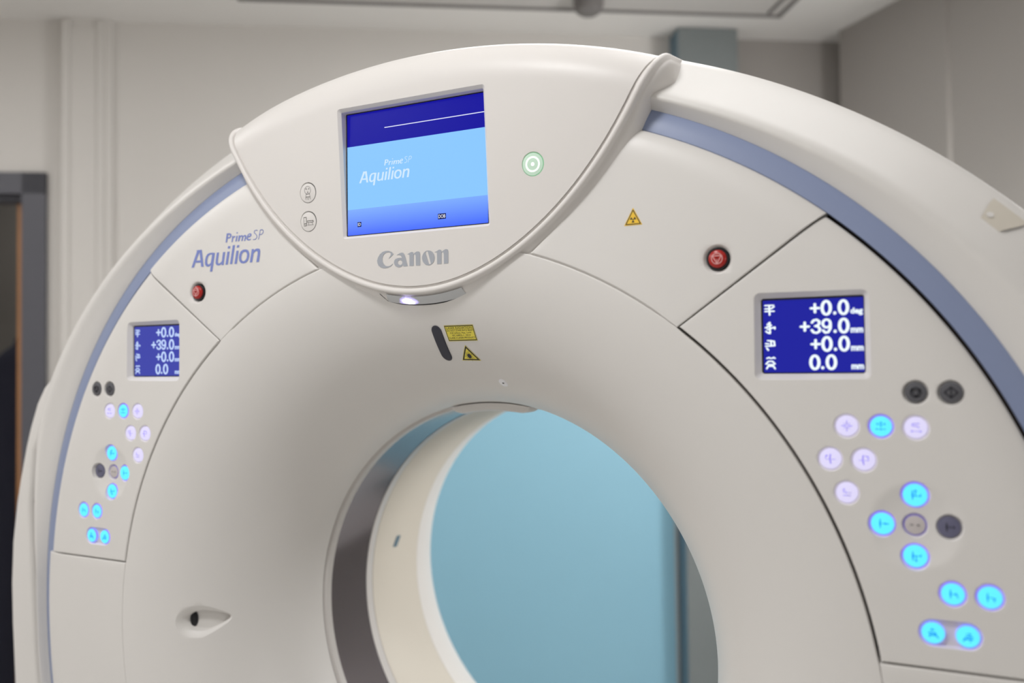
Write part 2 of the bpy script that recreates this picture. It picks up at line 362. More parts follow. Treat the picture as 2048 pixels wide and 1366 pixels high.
# --- bell: the flared front of the bore
SEAM = 0.0011
mb = MB()
rr = [R1 - SEAM - q for q in (0, 0.00003, 0.0002, 0.0005, 0.001, 0.0016, 0.0024)]
prof = []
for i, r in enumerate(rr): prof.append((r, float(bellY(r)) + 0.0022 * (1 - math.sqrt(max(0, 1 - (1 - i / 6) ** 2)))))
for t in np.linspace(0.02, 0.996, 54):
    u = t if t < 0.75 else t
    r = R1 - 0.25 * math.sin(u * math.pi / 2) if u > 0.05 else R1 - 0.25 * u * 1.5
    if r < rr[-1] - 0.0008: prof.append((r, float(bellY(r))))
prof = sorted(set(prof), key=lambda q: -q[0])
prof += [(0.3902, 0.2545), (0.3901, 0.2582), (0.3925, 0.262), (0.42, 0.262), (0.47, 0.20), (0.53, 0.11), (0.60, 0.06), (R1 + 0.004, 0.0335), (R1 + 0.004, 0.0036), (R1 - SEAM, 0.0036)]
prof.append(prof[0])
# no seam step where the groove fades out beside the lower corner of each control panel
A = np.linspace(0, 2 * math.pi, 320, endpoint=False); G = []
for i, (r, y) in enumerate(prof):
    row = []
    for a in A:
        d = abs(math.degrees(math.atan2(math.sin(a), math.cos(a))))
        s = float(1 - sstep(d, 34.6, 36.4) * (1 - sstep(d, 38.3, 38.7))); s *= float(1 - 0.75 * sstep(d, 80.6, 81.2))
        yy = y
        if i < 7 or i == len(prof) - 1:
            base = float(bellY(r)); yy = base + (y - base) * s
            r2 = r + (SEAM * (1 - s) * (1 - min(i, 6) / 6) if i < 7 else SEAM * (1 - s))
        else: r2 = r
        if i in (len(prof) - 2, len(prof) - 3, len(prof) - 4):
            ctl = float(sstep(d, 37.5, 38.4) * (1 - sstep(d, 80.6, 81.0)))
            if i == len(prof) - 2: yy = y + 0.026 * ctl
            else: r2 = r - (0.004 + SEAM) * ctl; yy = y + (0.004 * ctl if i == len(prof) - 4 else 0.0265 * ctl)
        row.append((r2 * math.sin(a), yy, r2 * math.cos(a)))
    G.append(row)
mb.grid(np.array(G), closed=True)
bell_me = mb.me('bell', merge=2e-6)
# hand pocket, lower left
def tear(k):
    pts = []
    for t in np.linspace(0, 2 * math.pi, 36, endpoint=False):
        c, s_ = math.cos(t), math.sin(t)
        x = -0.4945 + 0.0335 * k[0] * c; z = 0.0005 + 0.0185 * k[1] * s_ * (1 - 0.45 * (c if c > 0 else 0.25 * c)) + 0.004 * (c if c > 0 else 0)
        pts.append((x, z))
    return pts
def bellring(pts, dy): return [(x, float(bellY(math.hypot(x, z))) + dy, z) for x, z in pts]
pocket = loft([[(x, -0.05, z) for x, z in tear((1.2, 1.7))], bellring(tear((1.2, 1.7)), -0.0015), bellring(tear((1.13, 1.48)), 0.0012), bellring(tear((1.05, 1.2)), 0.0042), bellring(tear((1, 1)), 0.008), bellring(tear((0.9, 0.9)), 0.022)])
bell = link('bell_cover', shift(cut(bell_me, [pocket])), ['cover'], gantry, sharp=30)
g = GB(); g.grid([bellring([(a, b) for a, b in [(-0.5175 + 0.0062 * c, 0.002 + 0.0148 * s_) for c, s_ in [(math.cos(t) * k, math.sin(t) * k) for t in np.linspace(0, 2 * math.pi, 20, endpoint=False)]]], 0.0195 if k < 1 else 0.0205) for k in (1, 0.9, 0.01)], closed=True)
g.build('pocket_opening', ['black'], bell)['label'] = 'black oval hole in the hand pocket'
# lens cap at the top of the lip
g = GB(); rows = []
for y, dr in ((0.243, 0.0), (0.2445, 0.006), (0.249, 0.0130), (0.256, 0.0148), (0.285, 0.0148), (0.292, 0.012), (0.296, 0.0)):
    row = []
    for t in np.linspace(-1, 1, 41):
        e = max(0.0, 1 - max(0.0, (abs(t) - 0.72) / 0.28) ** 2) ** 0.5; a = math.radians(-1.2 + 11.6 * t); rad = 0.3885 - dr * e
        row.append((rad * math.sin(a), y, rad * math.cos(a)))
    rows.append(row)
g.grid(np.array(rows)); g.build('lens_cap', ['cover'], bell)
# laser window, stickers, sensor on the bell
def onbell(dy): return lambda a, b: (a, float(bellY(math.hypot(a, b))) + dy, b)
g = GB(); cx = 0.0105; hw = 0.0088
st = []
for k in range(25): t = math.pi * k / 24; st.append((hw * math.cos(t), 0.508 - 0.0005 + hw * 1.05 * math.sin(t)))
for k in range(13): st.append((-hw, 0.507 - 0.036 * k / 12))
for k in range(25): t = math.pi + math.pi * k / 24; st.append((hw * math.cos(t), 0.4715 + hw * 1.0 * math.sin(t)))
for k in range(13): st.append((hw, 0.4715 + 0.036 * k / 12))
def sring(k, dy): return [(cx + a * k, float(bellY(math.hypot(cx + a * k, 0.489 + (b - 0.489) * (1 - (1 - k) * 0.33)))) + dy, 0.489 + (b - 0.489) * (1 - (1 - k) * 0.33)) for a, b in st]
g.grid(np.array([sring(1, 0.003), sring(1, -0.0008), sring(0.93, -0.0018), sring(0.8, -0.002), sring(0.4, -0.002), sring(0.0, -0.002)]), closed=True)
g.build('laser_window', ['slot'], bell)['label'] = 'dark smoked slot window above the bore'
g = GB(); P = onbell(-0.0006)
def gridpatch(g, a0, a1, b0, b1, P, mi, n=8, m=6): g.grid(np.array([[P(a0 + (a1 - a0) * j / n, b0 + (b1 - b0) * i / m) for j in range(n + 1)] for i in range(m + 1)]), mi)
gridpatch(g, 0.0262, 0.0785, 0.4925, 0.5163, P, 0)
P2 = onbell(-0.0008); ins = 0.0011
for a0, a1, b0, b1 in ((0.0268, 0.0779, 0.4931, 0.4943), (0.0268, 0.0779, 0.5145, 0.5157), (0.0268, 0.0278, 0.4931, 0.5157), (0.0769, 0.0779, 0.4931, 0.5157)): gridpatch(g, a0, a1, b0, b1, P2, 1, 6, 4)
gridpatch(g, 0.0285, 0.0762, 0.5101, 0.5103, P2, 1, 6, 1)
for body, bx in (('LASER RADIATION', (0.0295, 0.0752, 0.5108, 0.5138)), ('DO NOT STARE INTO BEAM', (0.0290, 0.0760, 0.5072, 0.5095)), ('CW 635nm. Max. 1mW', (0.0335, 0.0722, 0.5036, 0.5059)), ('IEC 60825-1 : 2014', (0.0365, 0.0692, 0.5000, 0.5023)), ('CLASS 2 LASER PRODUCT', (0.0290, 0.0760, 0.4962, 0.4986))):
    g.text(body, bx, P2, 1)
g.build('warning_label', ['yellow', 'darkprint'], bell, sharp=None, recalc=False)['label'] = 'yellow rectangular laser warning label with black text'
g = GB(); tri = [(0.0525, 0.4862), (0.0352, 0.4630), (0.0702, 0.4622)]
def tri_grid(g, T, P, mi, n=8):
    T = [np.array(t) for t in T]
    for i in range(n):
        for j in range(n - i):
            a = lambda p, q: T[0] + (T[1] - T[0]) * p / n + (T[2] - T[0]) * q / n
            g.poly([a(i, j), a(i + 1, j), a(i, j + 1)], P, mi)
            if j < n - i - 1: g.poly([a(i + 1, j), a(i + 1, j + 1), a(i, j + 1)], P, mi)
def shrink(T, k): c = sum(np.array(t) for t in T) / 3; return [tuple(c + (np.array(t) - c) * k) for t in T]
tri_grid(g, tri, onbell(-0.0006), 0); tri_grid(g, shrink(tri, 0.92), onbell(-0.0008), 1); tri_grid(g, shrink(tri, 0.70), onbell(-0.0010), 0)
P3 = onbell(-0.0013); c0 = (0.0526, 0.4695)
g.disc(c0, 0.0034, P3, 1)
for k in range(14): a = 2 * math.pi * k / 14; L = 0.0082 if k % 2 else 0.0064; g.stroke([(c0[0] + 0.002 * math.cos(a), c0[1] + 0.002 * math.sin(a)), (c0[0] + L * math.cos(a), c0[1] + L * math.sin(a))], 0.00045, P3, 1, caps=False)
g.build('laser_sticker', ['yellow', 'darkprint'], bell, sharp=None, recalc=False)['label'] = 'yellow triangular laser hazard sticker'
g = GB(); c0 = (0.0885, 0.427)
def bump(k, dy): return [(c0[0] + 0.0085 * k * math.cos(t), float(bellY(math.hypot(c0[0] + 0.0085 * k * math.cos(t), c0[1] + 0.0065 * k * math.sin(t)))) + dy, c0[1] + 0.0065 * k * math.sin(t)) for t in np.linspace(0, 2 * math.pi, 20, endpoint=False)]
g.grid(np.array([bump(1, 0.0005), bump(0.8, -0.001), bump(0.5, -0.0014), bump(0.02, -0.0014)]), closed=True)
g.disc((c0[0] + 0.0005, c0[1] - 0.0005), 0.002, onbell(-0.0018), 1, ry=0.0011)
g.build('sensor', ['whiteprint', 'black'], bell)

# --- inside of the bore
g = GB(); revolve(g, [(0.398, 0.2625), (0.3885, 0.2625), (0.3852, 0.2645), (0.385, 0.2785)]); g.build('front_bore_ring', ['ringgrey'])
g = GB(); revolve(g, [(0.3856, 0.2785), (0.3856, 0.3945)]); g.build('window_film', ['metal'])['label'] = 'dark reflective strip around the inside of the bore'
g = GB(); revolve(g, [(0.385, 0.3945), (0.3849, 0.396), (0.3849, 0.415), (0.3855, 0.416)]); g.build('rear_bore_ring', ['ringgrey'])
g = GB()
revolve(g, [(0.387, 0.416), (0.3852, 0.4175), (0.385, 0.46), (0.385, 0.588)])
rb = g.build('rear_bore_liner', ['bore'])
g = GB(); pr = [(0.3856, 0.5885), (0.385, 0.589)]
for t in np.linspace(0.04, 1, 18): pr.append((0.385 + 0.085 * (1 - math.cos(t * math.pi / 2)), 0.589 + 0.141 * math.sin(t * math.pi / 2)))
revolve(g, pr); g.build('rear_bell', ['cover'])
a_ = math.atan2(-0.379, 0.067)
g = GB(); g.poly([(0.5 + q[0], q[1]) for q in ((-0.014, -0.010), (0.002, -0.012), (0.012, 0.012), (-0.004, 0.014))], lambda a, b: (0.3846 * math.sin(a_ + b / 0.385), a, 0.3846 * math.cos(a_ + b / 0.385)), 0)
g.build('sensor_window', ['boxblue'], rb)

# --- outer rings: inner frame, blue band, rear cover
PH = np.linspace(-math.pi, math.pi, 361)[:-1]
def ringmesh(g, cols, mi=0):                                   # cols(p) -> list of (r, y)
    G = np.array([[(r * math.sin(p), y, r * math.cos(p)) for r, y in cols(p)] for p in PH]).transpose(1, 0, 2)
    g.grid(G, mi, closed=True)
g = GB(); ringmesh(g, lambda p: [(0.60, 0.06), (0.60, 0.036), (float(R_in(p)) + 0.004, 0.036), (float(R_in(p)) + 0.004, 0.06)]); g.build('inner_frame', ['gap'])
def band(p):
    a, b = float(R_in(p)), float(R_out(p)); return [(a + 0.0006, 0.040), (a + 0.0006, 0.0196), (a + 0.0012, 0.0191), (a + 0.4 * (b - a), 0.0205), (a + 0.75 * (b - a), 0.0240), (b, 0.0275), (b + 0.006, 0.0305)]
g = GB(); ringmesh(g, band); g.build('trim_band', ['band'])['label'] = 'grey-blue trim band'
def rear(p):
    b, s = float(R_out(p)), float(R_sil(p)); fr = 0.20 + 0.24 * float(sstep(abs(p), 0.35, 1.05))
    s = max(s, b + 0.012); cr = b + fr * (s - b)
    P0, P1, P2 = np.array([b + 0.0015, 0.0268]), np.array([cr, 0.0070]), np.array([s, 0.080])
    out = [(b + 0.0008, 0.034), (b + 0.0008, 0.0275), tuple(P0)]
    for t in (0.3, 0.6): out.append(tuple(P0 + (P1 - P0) * t))
    A_ = P0 + (P1 - P0) * 0.70; B_ = P1 + (P2 - P1) * 0.20
    for t in np.linspace(0, 1, 7): out.append(tuple((1 - t) ** 2 * A_ + 2 * t * (1 - t) * P1 + t * t * B_))
    for t in (0.4, 0.6, 0.8): out.append(tuple(P1 + (P2 - P1) * t))
    out += [(s, 0.080), (s + 0.009, 0.094), (s + 0.0135, 0.112), (s + 0.015, 0.14), (s + 0.016, 0.30), (s + 0.012, 0.66), (s + 0.002, 0.715), (s - 0.03, 0.735), (0.6, 0.74), (0.48, 0.735), (0.471, 0.731)]
    return out
g = GB(); ringmesh(g, rear); rear_o = g.build('rear_cover', ['cover'], sharp=50)
# small plate with a screw, upper right rim; recess shade put into its colour
def rim(p, t): b, s = float(R_out(p)), float(R_sil(p)); fr = 0.20 + 0.24 * float(sstep(abs(p), 0.35, 1.05)); cr = b + fr * (s - b); r = cr + (s - cr) * t; return np.array([r * math.sin(p), 0.007 + 0.073 * t, r * math.cos(p)])
def rimP(p, t, h): nrm = np.array([0.72 * math.sin(p), -0.69, 0.72 * math.cos(p)]); return tuple(rim(p, t) + nrm * h)
g = GB(); p0, p1 = 0.868, 0.915
rows = []
for t, h, k in ((0.50, 0.0, 0.55), (0.55, 0.0022, 0.62), (0.80, 0.0022, 0.9), (0.97, 0.001, 1.0), (0.99, -0.002, 1.0)):
    rows.append([rimP(p0 + (p1 - p0) * (0.5 + (q - 0.5) * k), t, h) for q in np.linspace(0, 1, 9)])
g.grid(np.array(rows))
g.add([rimP(p0 + 0.014 + 0.004 * math.cos(q), 0.62 + 0.06 * math.sin(q), 0.003) for q in np.linspace(0, 6.28, 12, endpoint=False)], [list(range(12))], 1)
g.build('lift_point_plate', ['bore', 'whitelit' if False else 'cover'], rear_o)

# --- side columns either side of the gantry
def column(sg):
    outer = [(0.905, 0.434), (0.922, 0.432), (0.935, 0.421), (0.957, 0.389), (0.979, 0.338), (0.992, 0.300), (1.011, 0.230), (1.022, 0.183), (1.035, 0.100), (1.039, 0.014), (1.036, -0.070), (1.027, -0.195), (1.012, -0.42), (1.0, -0.7), (1.0, -0.97)]
    inner = [(0.947, -0.97), (0.947, -0.4), (0.947, -0.185), (0.957, -0.110), (0.963, -0.025), (0.969, 0.082), (0.975, 0.185), (0.962, 0.290), (0.915, 0.36), (0.885, 0.425)]
    pts = outer + inner
    pts = [(sg * a, b) for a, b in pts]
    bm = bmesh.new(); vs = [bm.verts.new((a, 0.05, b)) for a, b in pts]; f = bm.faces.new(vs)
    ex = bmesh.ops.extrude_face_region(bm, geom=[f]); bmesh.ops.translate(bm, verts=[v for v in ex['geom'] if isinstance(v, bmesh.types.BMVert)], vec=(0, 0.62, 0))
    bmesh.ops.recalc_face_normals(bm, faces=bm.faces)
    ed = [e for e in bm.edges if all(abs(v.co.y - 0.05) < 1e-6 for v in e.verts)]
    bmesh.ops.bevel(bm, geom=ed, offset=0.012, segments=5, affect='EDGES', profile=0.5)
    me = bpy.data.meshes.new('side_column'); bm.to_mesh(me); bm.free()
    return link('side_column', shift(me), ['cover'], gantry, sharp=30)
column(-1); column(1)
for sg in (-1, 1):
    g = GB(); E_ = [(0.947, -0.97), (0.947, -0.4), (0.947, -0.185), (0.957, -0.110), (0.963, -0.025), (0.969, 0.082), (0.975, 0.185), (0.962, 0.290)]
    g.grid(np.array([[(sg * (a - 0.04), 0.060, b), (sg * (a + 0.006), 0.060, b), (sg * (a + 0.006), 0.066, b), (sg * (a - 0.04), 0.066, b)] for a, b in E_]), closed=True); g.build('gap_shade_strip', ['gap'])  # added dark strip stands in for the shade between column and cover

# --- front cover panels
PB, PC = (0.3998, 0.5028), (0.5797, 0.6321)
pD = 0.4124; zE = 0.1040
phE = math.atan2(0.859, zE); phF = math.acos(zE / R1)
phB = math.atan2(*PB); phC = math.atan2(*PC)
gp = 0.0014
def shieldedge(t):                                             # cover edge beside the console, t = 0 low, 1 high
    D_ = arc(R_in, pD, pD)(0); z = 0.6125 + (D_[1] - 0.6125) * t; v = z - 0.7
    x = 0.2802 + 0.9514 * v - 1.193 * v * v; xe = 0.2802 + 0.9514 * (D_[1] - 0.7) - 1.193 * (D_[1] - 0.7) ** 2
    return (x + (D_[0] - xe) * t ** 6, z)
def upper(sg):
    m = mir(sg)
    phA = math.atan2(shieldedge(0)[0], 0.6125)
    d = np.array(PC) - np.array(PB); d /= np.hypot(*d); off = np.array([-d[1], d[0]]) * gp
    Bp = np.array(PB) + off; Cp = np.array(PC) + off
    pb = math.atan2(*Bp); pc = math.atan2(*Cp)
    Bq = (R1 * math.sin(pb), R1 * math.cos(pb)); rc = float(R_in(pc)); Cq = (rc * math.sin(pc), rc * math.cos(pc))
    scale = lambda t: 1 - sstep(phA + (pb - phA) * t, math.radians(34.6), math.radians(36.4))
    def bot(t):
        p = phA + (pb - phA) * t; r = R1 + SEAM * float(scale(t)) * 0.9; return (r * math.sin(p), r * math.cos(p))
    a0 = bot(0)
    def lft(t): q = shieldedge(t); return (q[0] + (a0[0] - shieldedge(0)[0]) * (1 - t), q[1] + (a0[1] - 0.6125) * (1 - t))
    return patch_mesh('upper_cover', m(bot), m(between(bot(1), Cq)), m(arc(R_in, pD, pc)), m(lft),
        ((0.0024, 0.0022, scale), (0.0016, 0.0016), (0.040, 0.0145), (0.0045, 0.0045)), ds=0.009, rnd=[('L', 0.016)])
def red_button(sg, parent):
    x, z = sg * 0.4519, 0.5876; y = float(faceY(x, z)); g = GB()
    revolve(g, [(0.0142, 0.010), (0.0142, 0.0012), (0.0136, 0.0004), (0.0118, 0.0004), (0.0115, 0.002)], (x, y, z), 40, 1)
    revolve(g, [(0.0116, 0.003), (0.0115, -0.0012), (0.0108, -0.0026), (0.0090, -0.0036), (0.005, -0.0042), (0.00001, -0.0044)], (x, y, z), 40, 0)
    P = lambda a, b: (x + a, y - 0.0048 + 0.22 * (a * a + b * b) * 30 * 0.3, z + b)
    P = lambda a, b: (x + a, y - 0.00475 + 8.0 * (a * a + b * b), z + b)
    g.ring((0, 0), 0.0068, 0.0068, 0.0010, P, 2)
    g.stroke([(-0.0056, 0.0034), (0.0056, 0.0034), (0, -0.0064)], 0.0010, P, 2, True)
    g.stroke([(0, 0.0030), (0, -0.0040)], 0.0008, P, 2)
    g.build('emergency_button', ['red', 'black', 'pink'], parent, loc=(x, y, z))['label'] = 'round red stop button in a black ring'
uppers = {}
for sg in (-1, 1):
    x, z = sg * 0.4519, 0.5876; y = float(faceY(x, z))
    me = cut(upper(sg), [well(x, z, y, [(0.00001, -0.02), (0.0195, -0.02), (0.0195, -0.0002), (0.0186, 0.0003), (0.0176, 0.0012), (0.0152, 0.0042), (0.0145, 0.0105), (0.00001, 0.0105)])])
    o = link('upper_cover', shift(me), ['cover'], gantry, sharp=30); uppers[sg] = o; red_button(sg, o)
CANON = [[[-372,6258],[-407,6291],[-460,6311],[-513,6315],[-573,6303],[-624,6270],[-662,6223],[-680,6175],[-675,6135],[-656,6098],[-619,6070],[-571,6055],[-517,6054],[-463,6064],[-419,6083],[-391,6110],[-393,6115],[-418,6097],[-457,6081],[-494,6079],[-531,6090],[-562,6119],[-580,6156],[-581,6200],[-566,6244],[-537,6273],[-499,6290],[-461,6292],[-435,6284],[-421,6268],[-429,6242],[-446,6218],[-469,6189],[-439,6209],[-405,6233]],[[-325,6235],[-292,6250],[-254,6266],[-222,6270],[-197,6262],[-177,6238],[-164,6200],[-150,6146],[-129,6059],[-204,6061],[-211,6084],[-234,6063],[-266,6052],[-303,6053],[-340,6070],[-365,6098],[-373,6129],[-363,6160],[-339,6183],[-301,6191],[-264,6193],[-227,6188],[-231,6209],[-241,6224],[-267,6238],[-293,6238]],[[-220,6120],[-223,6108],[-229,6099],[-239,6091],[-251,6086],[-264,6085],[-277,6088],[-289,6094],[-298,6103],[-303,6113],[-305,6125],[-302,6136],[-295,6146],[-286,6154],[-273,6158],[-260,6159],[-247,6157],[-236,6151],[-227,6142],[-222,6131]],[[-130,6235],[-97,6250],[-55,6267],[-29,6266],[-17,6256],[-15,6234],[12,6254],[44,6268],[75,6267],[94,6257],[101,6226],[93,6057],[18,6059],[22,6188],[19,6219],[6,6228],[-13,6221],[-22,6059],[-97,6060],[-88,6221],[-98,6233],[-114,6235]],[[351,6153],[347,6129],[338,6107],[324,6087],[306,6070],[285,6058],[261,6052],[237,6050],[213,6055],[190,6064],[170,6079],[153,6097],[141,6119],[135,6143],[133,6168],[137,6192],[147,6215],[161,6235],[179,6251],[200,6263],[224,6269],[248,6270],[273,6266],[295,6256],[315,6242],[331,6223],[343,6202],[350,6178]],[[203,6250],[219,6258],[234,6255],[241,6243],[281,6076],[275,6065],[260,6064],[248,6071],[197,6233]],[[349,6236],[392,6250],[433,6269],[458,6267],[473,6253],[474,6232],[503,6251],[539,6268],[569,6266],[585,6256],[590,6228],[581,6057],[506,6057],[512,6190],[506,6221],[492,6228],[475,6223],[465,6057],[390,6058],[396,6224],[386,6235]]]
AQ = [[[-4667,6316],[-4540,6590],[-4543,6613],[-4422,6614],[-4377,6315],[-4436,6316],[-4446,6391],[-4572,6396],[-4607,6315]],[[-4553,6433],[-4477,6577],[-4454,6430]],[[-4111,6537],[-4172,6218],[-4226,6219],[-4207,6336],[-4245,6310],[-4292,6310],[-4330,6330],[-4349,6374],[-4342,6436],[-4322,6492],[-4280,6533],[-4221,6546],[-4167,6545]],[[-4178,6511],[-4194,6427],[-4210,6371],[-4245,6348],[-4276,6350],[-4293,6378],[-4290,6433],[-4271,6483],[-4237,6509],[-4206,6517]],[[-4068,6538],[-4015,6538],[-4038,6417],[-4043,6372],[-4026,6348],[-3993,6352],[-3950,6383],[-3924,6537],[-3871,6537],[-3910,6315],[-3960,6316],[-3955,6344],[-3993,6318],[-4039,6315],[-4080,6329],[-4096,6364],[-4091,6420]],[[-3823,6538],[-3770,6537],[-3812,6318],[-3866,6318]],[[-3810,6630],[-3755,6629],[-3763,6590],[-3815,6591]],[[-3701,6640],[-3649,6640],[-3712,6319],[-3764,6320]],[[-3617,6540],[-3566,6540],[-3607,6317],[-3662,6317]],[[-3604,6633],[-3551,6633],[-3560,6594],[-3612,6594]],[[-3396,6548],[-3345,6522],[-3326,6471],[-3331,6416],[-3353,6362],[-3397,6325],[-3456,6312],[-3514,6325],[-3551,6363],[-3561,6420],[-3550,6475],[-3521,6523],[-3462,6549]],[[-3418,6510],[-3389,6492],[-3377,6458],[-3385,6408],[-3407,6371],[-3448,6351],[-3485,6359],[-3505,6388],[-3506,6433],[-3491,6476],[-3462,6505]],[[-3272,6543],[-3224,6543],[-3228,6520],[-3185,6542],[-3134,6546],[-3095,6530],[-3086,6493],[-3092,6433],[-3114,6318],[-3172,6318],[-3146,6437],[-3140,6480],[-3156,6504],[-3192,6501],[-3233,6470],[-3263,6320],[-3317,6320]],[[-3839,6853],[-3764,6850],[-3731,6830],[-3735,6791],[-3765,6765],[-3817,6761],[-3833,6699],[-3866,6699]],[[-3806,6828],[-3772,6825],[-3762,6810],[-3771,6788],[-3813,6783]],[[-3712,6800],[-3685,6798],[-3685,6782],[-3660,6796],[-3642,6795],[-3648,6771],[-3672,6773],[-3690,6754],[-3705,6699],[-3732,6698]],[[-3618,6795],[-3589,6795],[-3616,6698],[-3643,6699]],[[-3615,6855],[-3588,6855],[-3593,6834],[-3618,6834]],[[-3564,6798],[-3534,6796],[-3534,6781],[-3504,6798],[-3475,6791],[-3471,6776],[-3438,6796],[-3409,6791],[-3394,6771],[-3417,6694],[-3446,6695],[-3424,6762],[-3435,6774],[-3460,6764],[-3483,6696],[-3511,6698],[-3490,6763],[-3502,6775],[-3527,6766],[-3557,6697],[-3586,6698]],[[-3387,6759],[-3358,6801],[-3314,6817],[-3280,6801],[-3285,6768],[-3321,6750],[-3362,6749],[-3358,6723],[-3329,6715],[-3295,6724],[-3300,6702],[-3344,6694],[-3383,6708],[-3395,6732]],[[-3353,6770],[-3324,6771],[-3307,6786],[-3318,6798],[-3339,6792]]]
AQS = [[[-3150,6848],[-3183,6857],[-3216,6846],[-3222,6818],[-3191,6794],[-3162,6764],[-3162,6731],[-3191,6705],[-3242,6701]],[[-3126,6700],[-3086,6852],[-3046,6854],[-3021,6836],[-3025,6803],[-3054,6778],[-3104,6774]]]
mmf = 1e-4
def logo(g, P, mi=0):
    g.outlines([[(a * mmf, b * mmf) for a, b in L] for L in AQ], P, mi)
    for L in AQS: g.stroke([(a * mmf, b * mmf) for a, b in L], 0.0012, P, mi)
g = GB(); logo(g, lambda a, b: (a, float(faceY(a, b)) - 0.0004, b)); g.build('cover_lettering', ['logoblue'], uppers[-1], sharp=None, recalc=False)['label'] = 'blue italic lettering'
g = GB(); tri = [(0.3407, 0.6632), (0.3280, 0.6396), (0.3532, 0.6398)]; Pf = lambda dy: (lambda a, b: (a, float(faceY(a, b)) + dy, b))
g.poly(tri, Pf(-0.0004), 0)
t2 = shrink(tri, 0.80); g.stroke(t2, 0.0011, Pf(-0.0006), 1, True, True)
c0 = (0.3406, 0.6472)
for a in (30, 150, 270):
    ar = [math.radians(a - 26), math.radians(a + 26)]
    g.poly([(c0[0] + 0.0014 * math.cos(ar[0]), c0[1] + 0.0014 * math.sin(ar[0])), (c0[0] + 0.0044 * math.cos(ar[0]), c0[1] + 0.0044 * math.sin(ar[0])), (c0[0] + 0.0044 * math.cos(ar[1]), c0[1] + 0.0044 * math.sin(ar[1])), (c0[0] + 0.0014 * math.cos(ar[1]), c0[1] + 0.0014 * math.sin(ar[1]))], Pf(-0.0006), 1)
g.disc(c0, 0.0008, Pf(-0.0006), 1)
g.build('radiation_sticker', ['amber', 'darkprint'], uppers[1], sharp=None, recalc=False)['label'] = 'amber triangular radiation warning sticker'

def control(sg):
    m = mir(sg)
    d = np.array(PC) - np.array(PB); d /= np.hypot(*d); off = np.array([d[1], -d[0]]) * gp
    Bp = np.array(PB) + off; Cp = np.array(PC) + off
    rB = R1 + 2 * gp; ri = lambda p: R_in(p) - 0.004
    pb = math.atan2(*Bp); pc = math.atan2(*Cp)
    Bq = (rB * math.sin(pb), rB * math.cos(pb)); rc = float(ri(pc)); Cq = (rc * math.sin(pc), rc * math.cos(pc))
    zF = zE + gp; pF = math.acos(zF / rB); pE = phE
    for _ in range(20): pE = math.acos(zF * 1.0 / float(ri(pE)))
    # u along B->C (inner to outer), v from E-F line (0) up to B-C line (1)
    return patch_mesh('control_panel', m(between((rB * math.sin(pF), zF), (float(ri(pE)) * math.sin(pE), zF))), m(arc(ri, pE, pc)), m(between(Bq, Cq)), m(arc(rB, pF, pb)),
        ((0.0016, 0.0016), (0.050, 0.0155), (0.0018, 0.0018), (0.0018, 0.0018)), ds=0.0042, extra=lambda a, b: ydish(a, b))
DR, DD = 0.0485, 0.0068; DRS = (DR ** 2 + DD ** 2) / (2 * DD)
def ydish(x, z):
    r = math.hypot(abs(x) - 0.6735, z - 0.2648); return (math.sqrt(DRS * DRS - r * r) - (DRS - DD)) if r < DR else 0.0
def lower(sg):
    m = mir(sg); zF = zE - gp; rB = R1 + SEAM * 0.35; pF = math.acos(zF / rB); pE = phE
    for _ in range(20): pE = math.acos(zF / float(R_in(pE)))
    p2 = math.radians(179.7)
    return patch_mesh('side_cover', m(arc(rB, p2, pF)), m(between((rB * math.sin(pF), zF), (float(R_in(pE)) * math.sin(pE), zF))), m(arc(R_in, p2, pE)), m(between((rB * math.sin(p2), rB * math.cos(p2)), (float(R_in(p2)) * math.sin(p2), float(R_in(p2)) * math.cos(p2)))),
        ((0.0012, 0.0006), (0.0018, 0.0018), (0.034, 0.0125), (0.002, 0.002)), ds=0.012)
for sg in (-1, 1): link('side_cover', shift(lower(sg)), ['cover'], gantry, sharp=30)

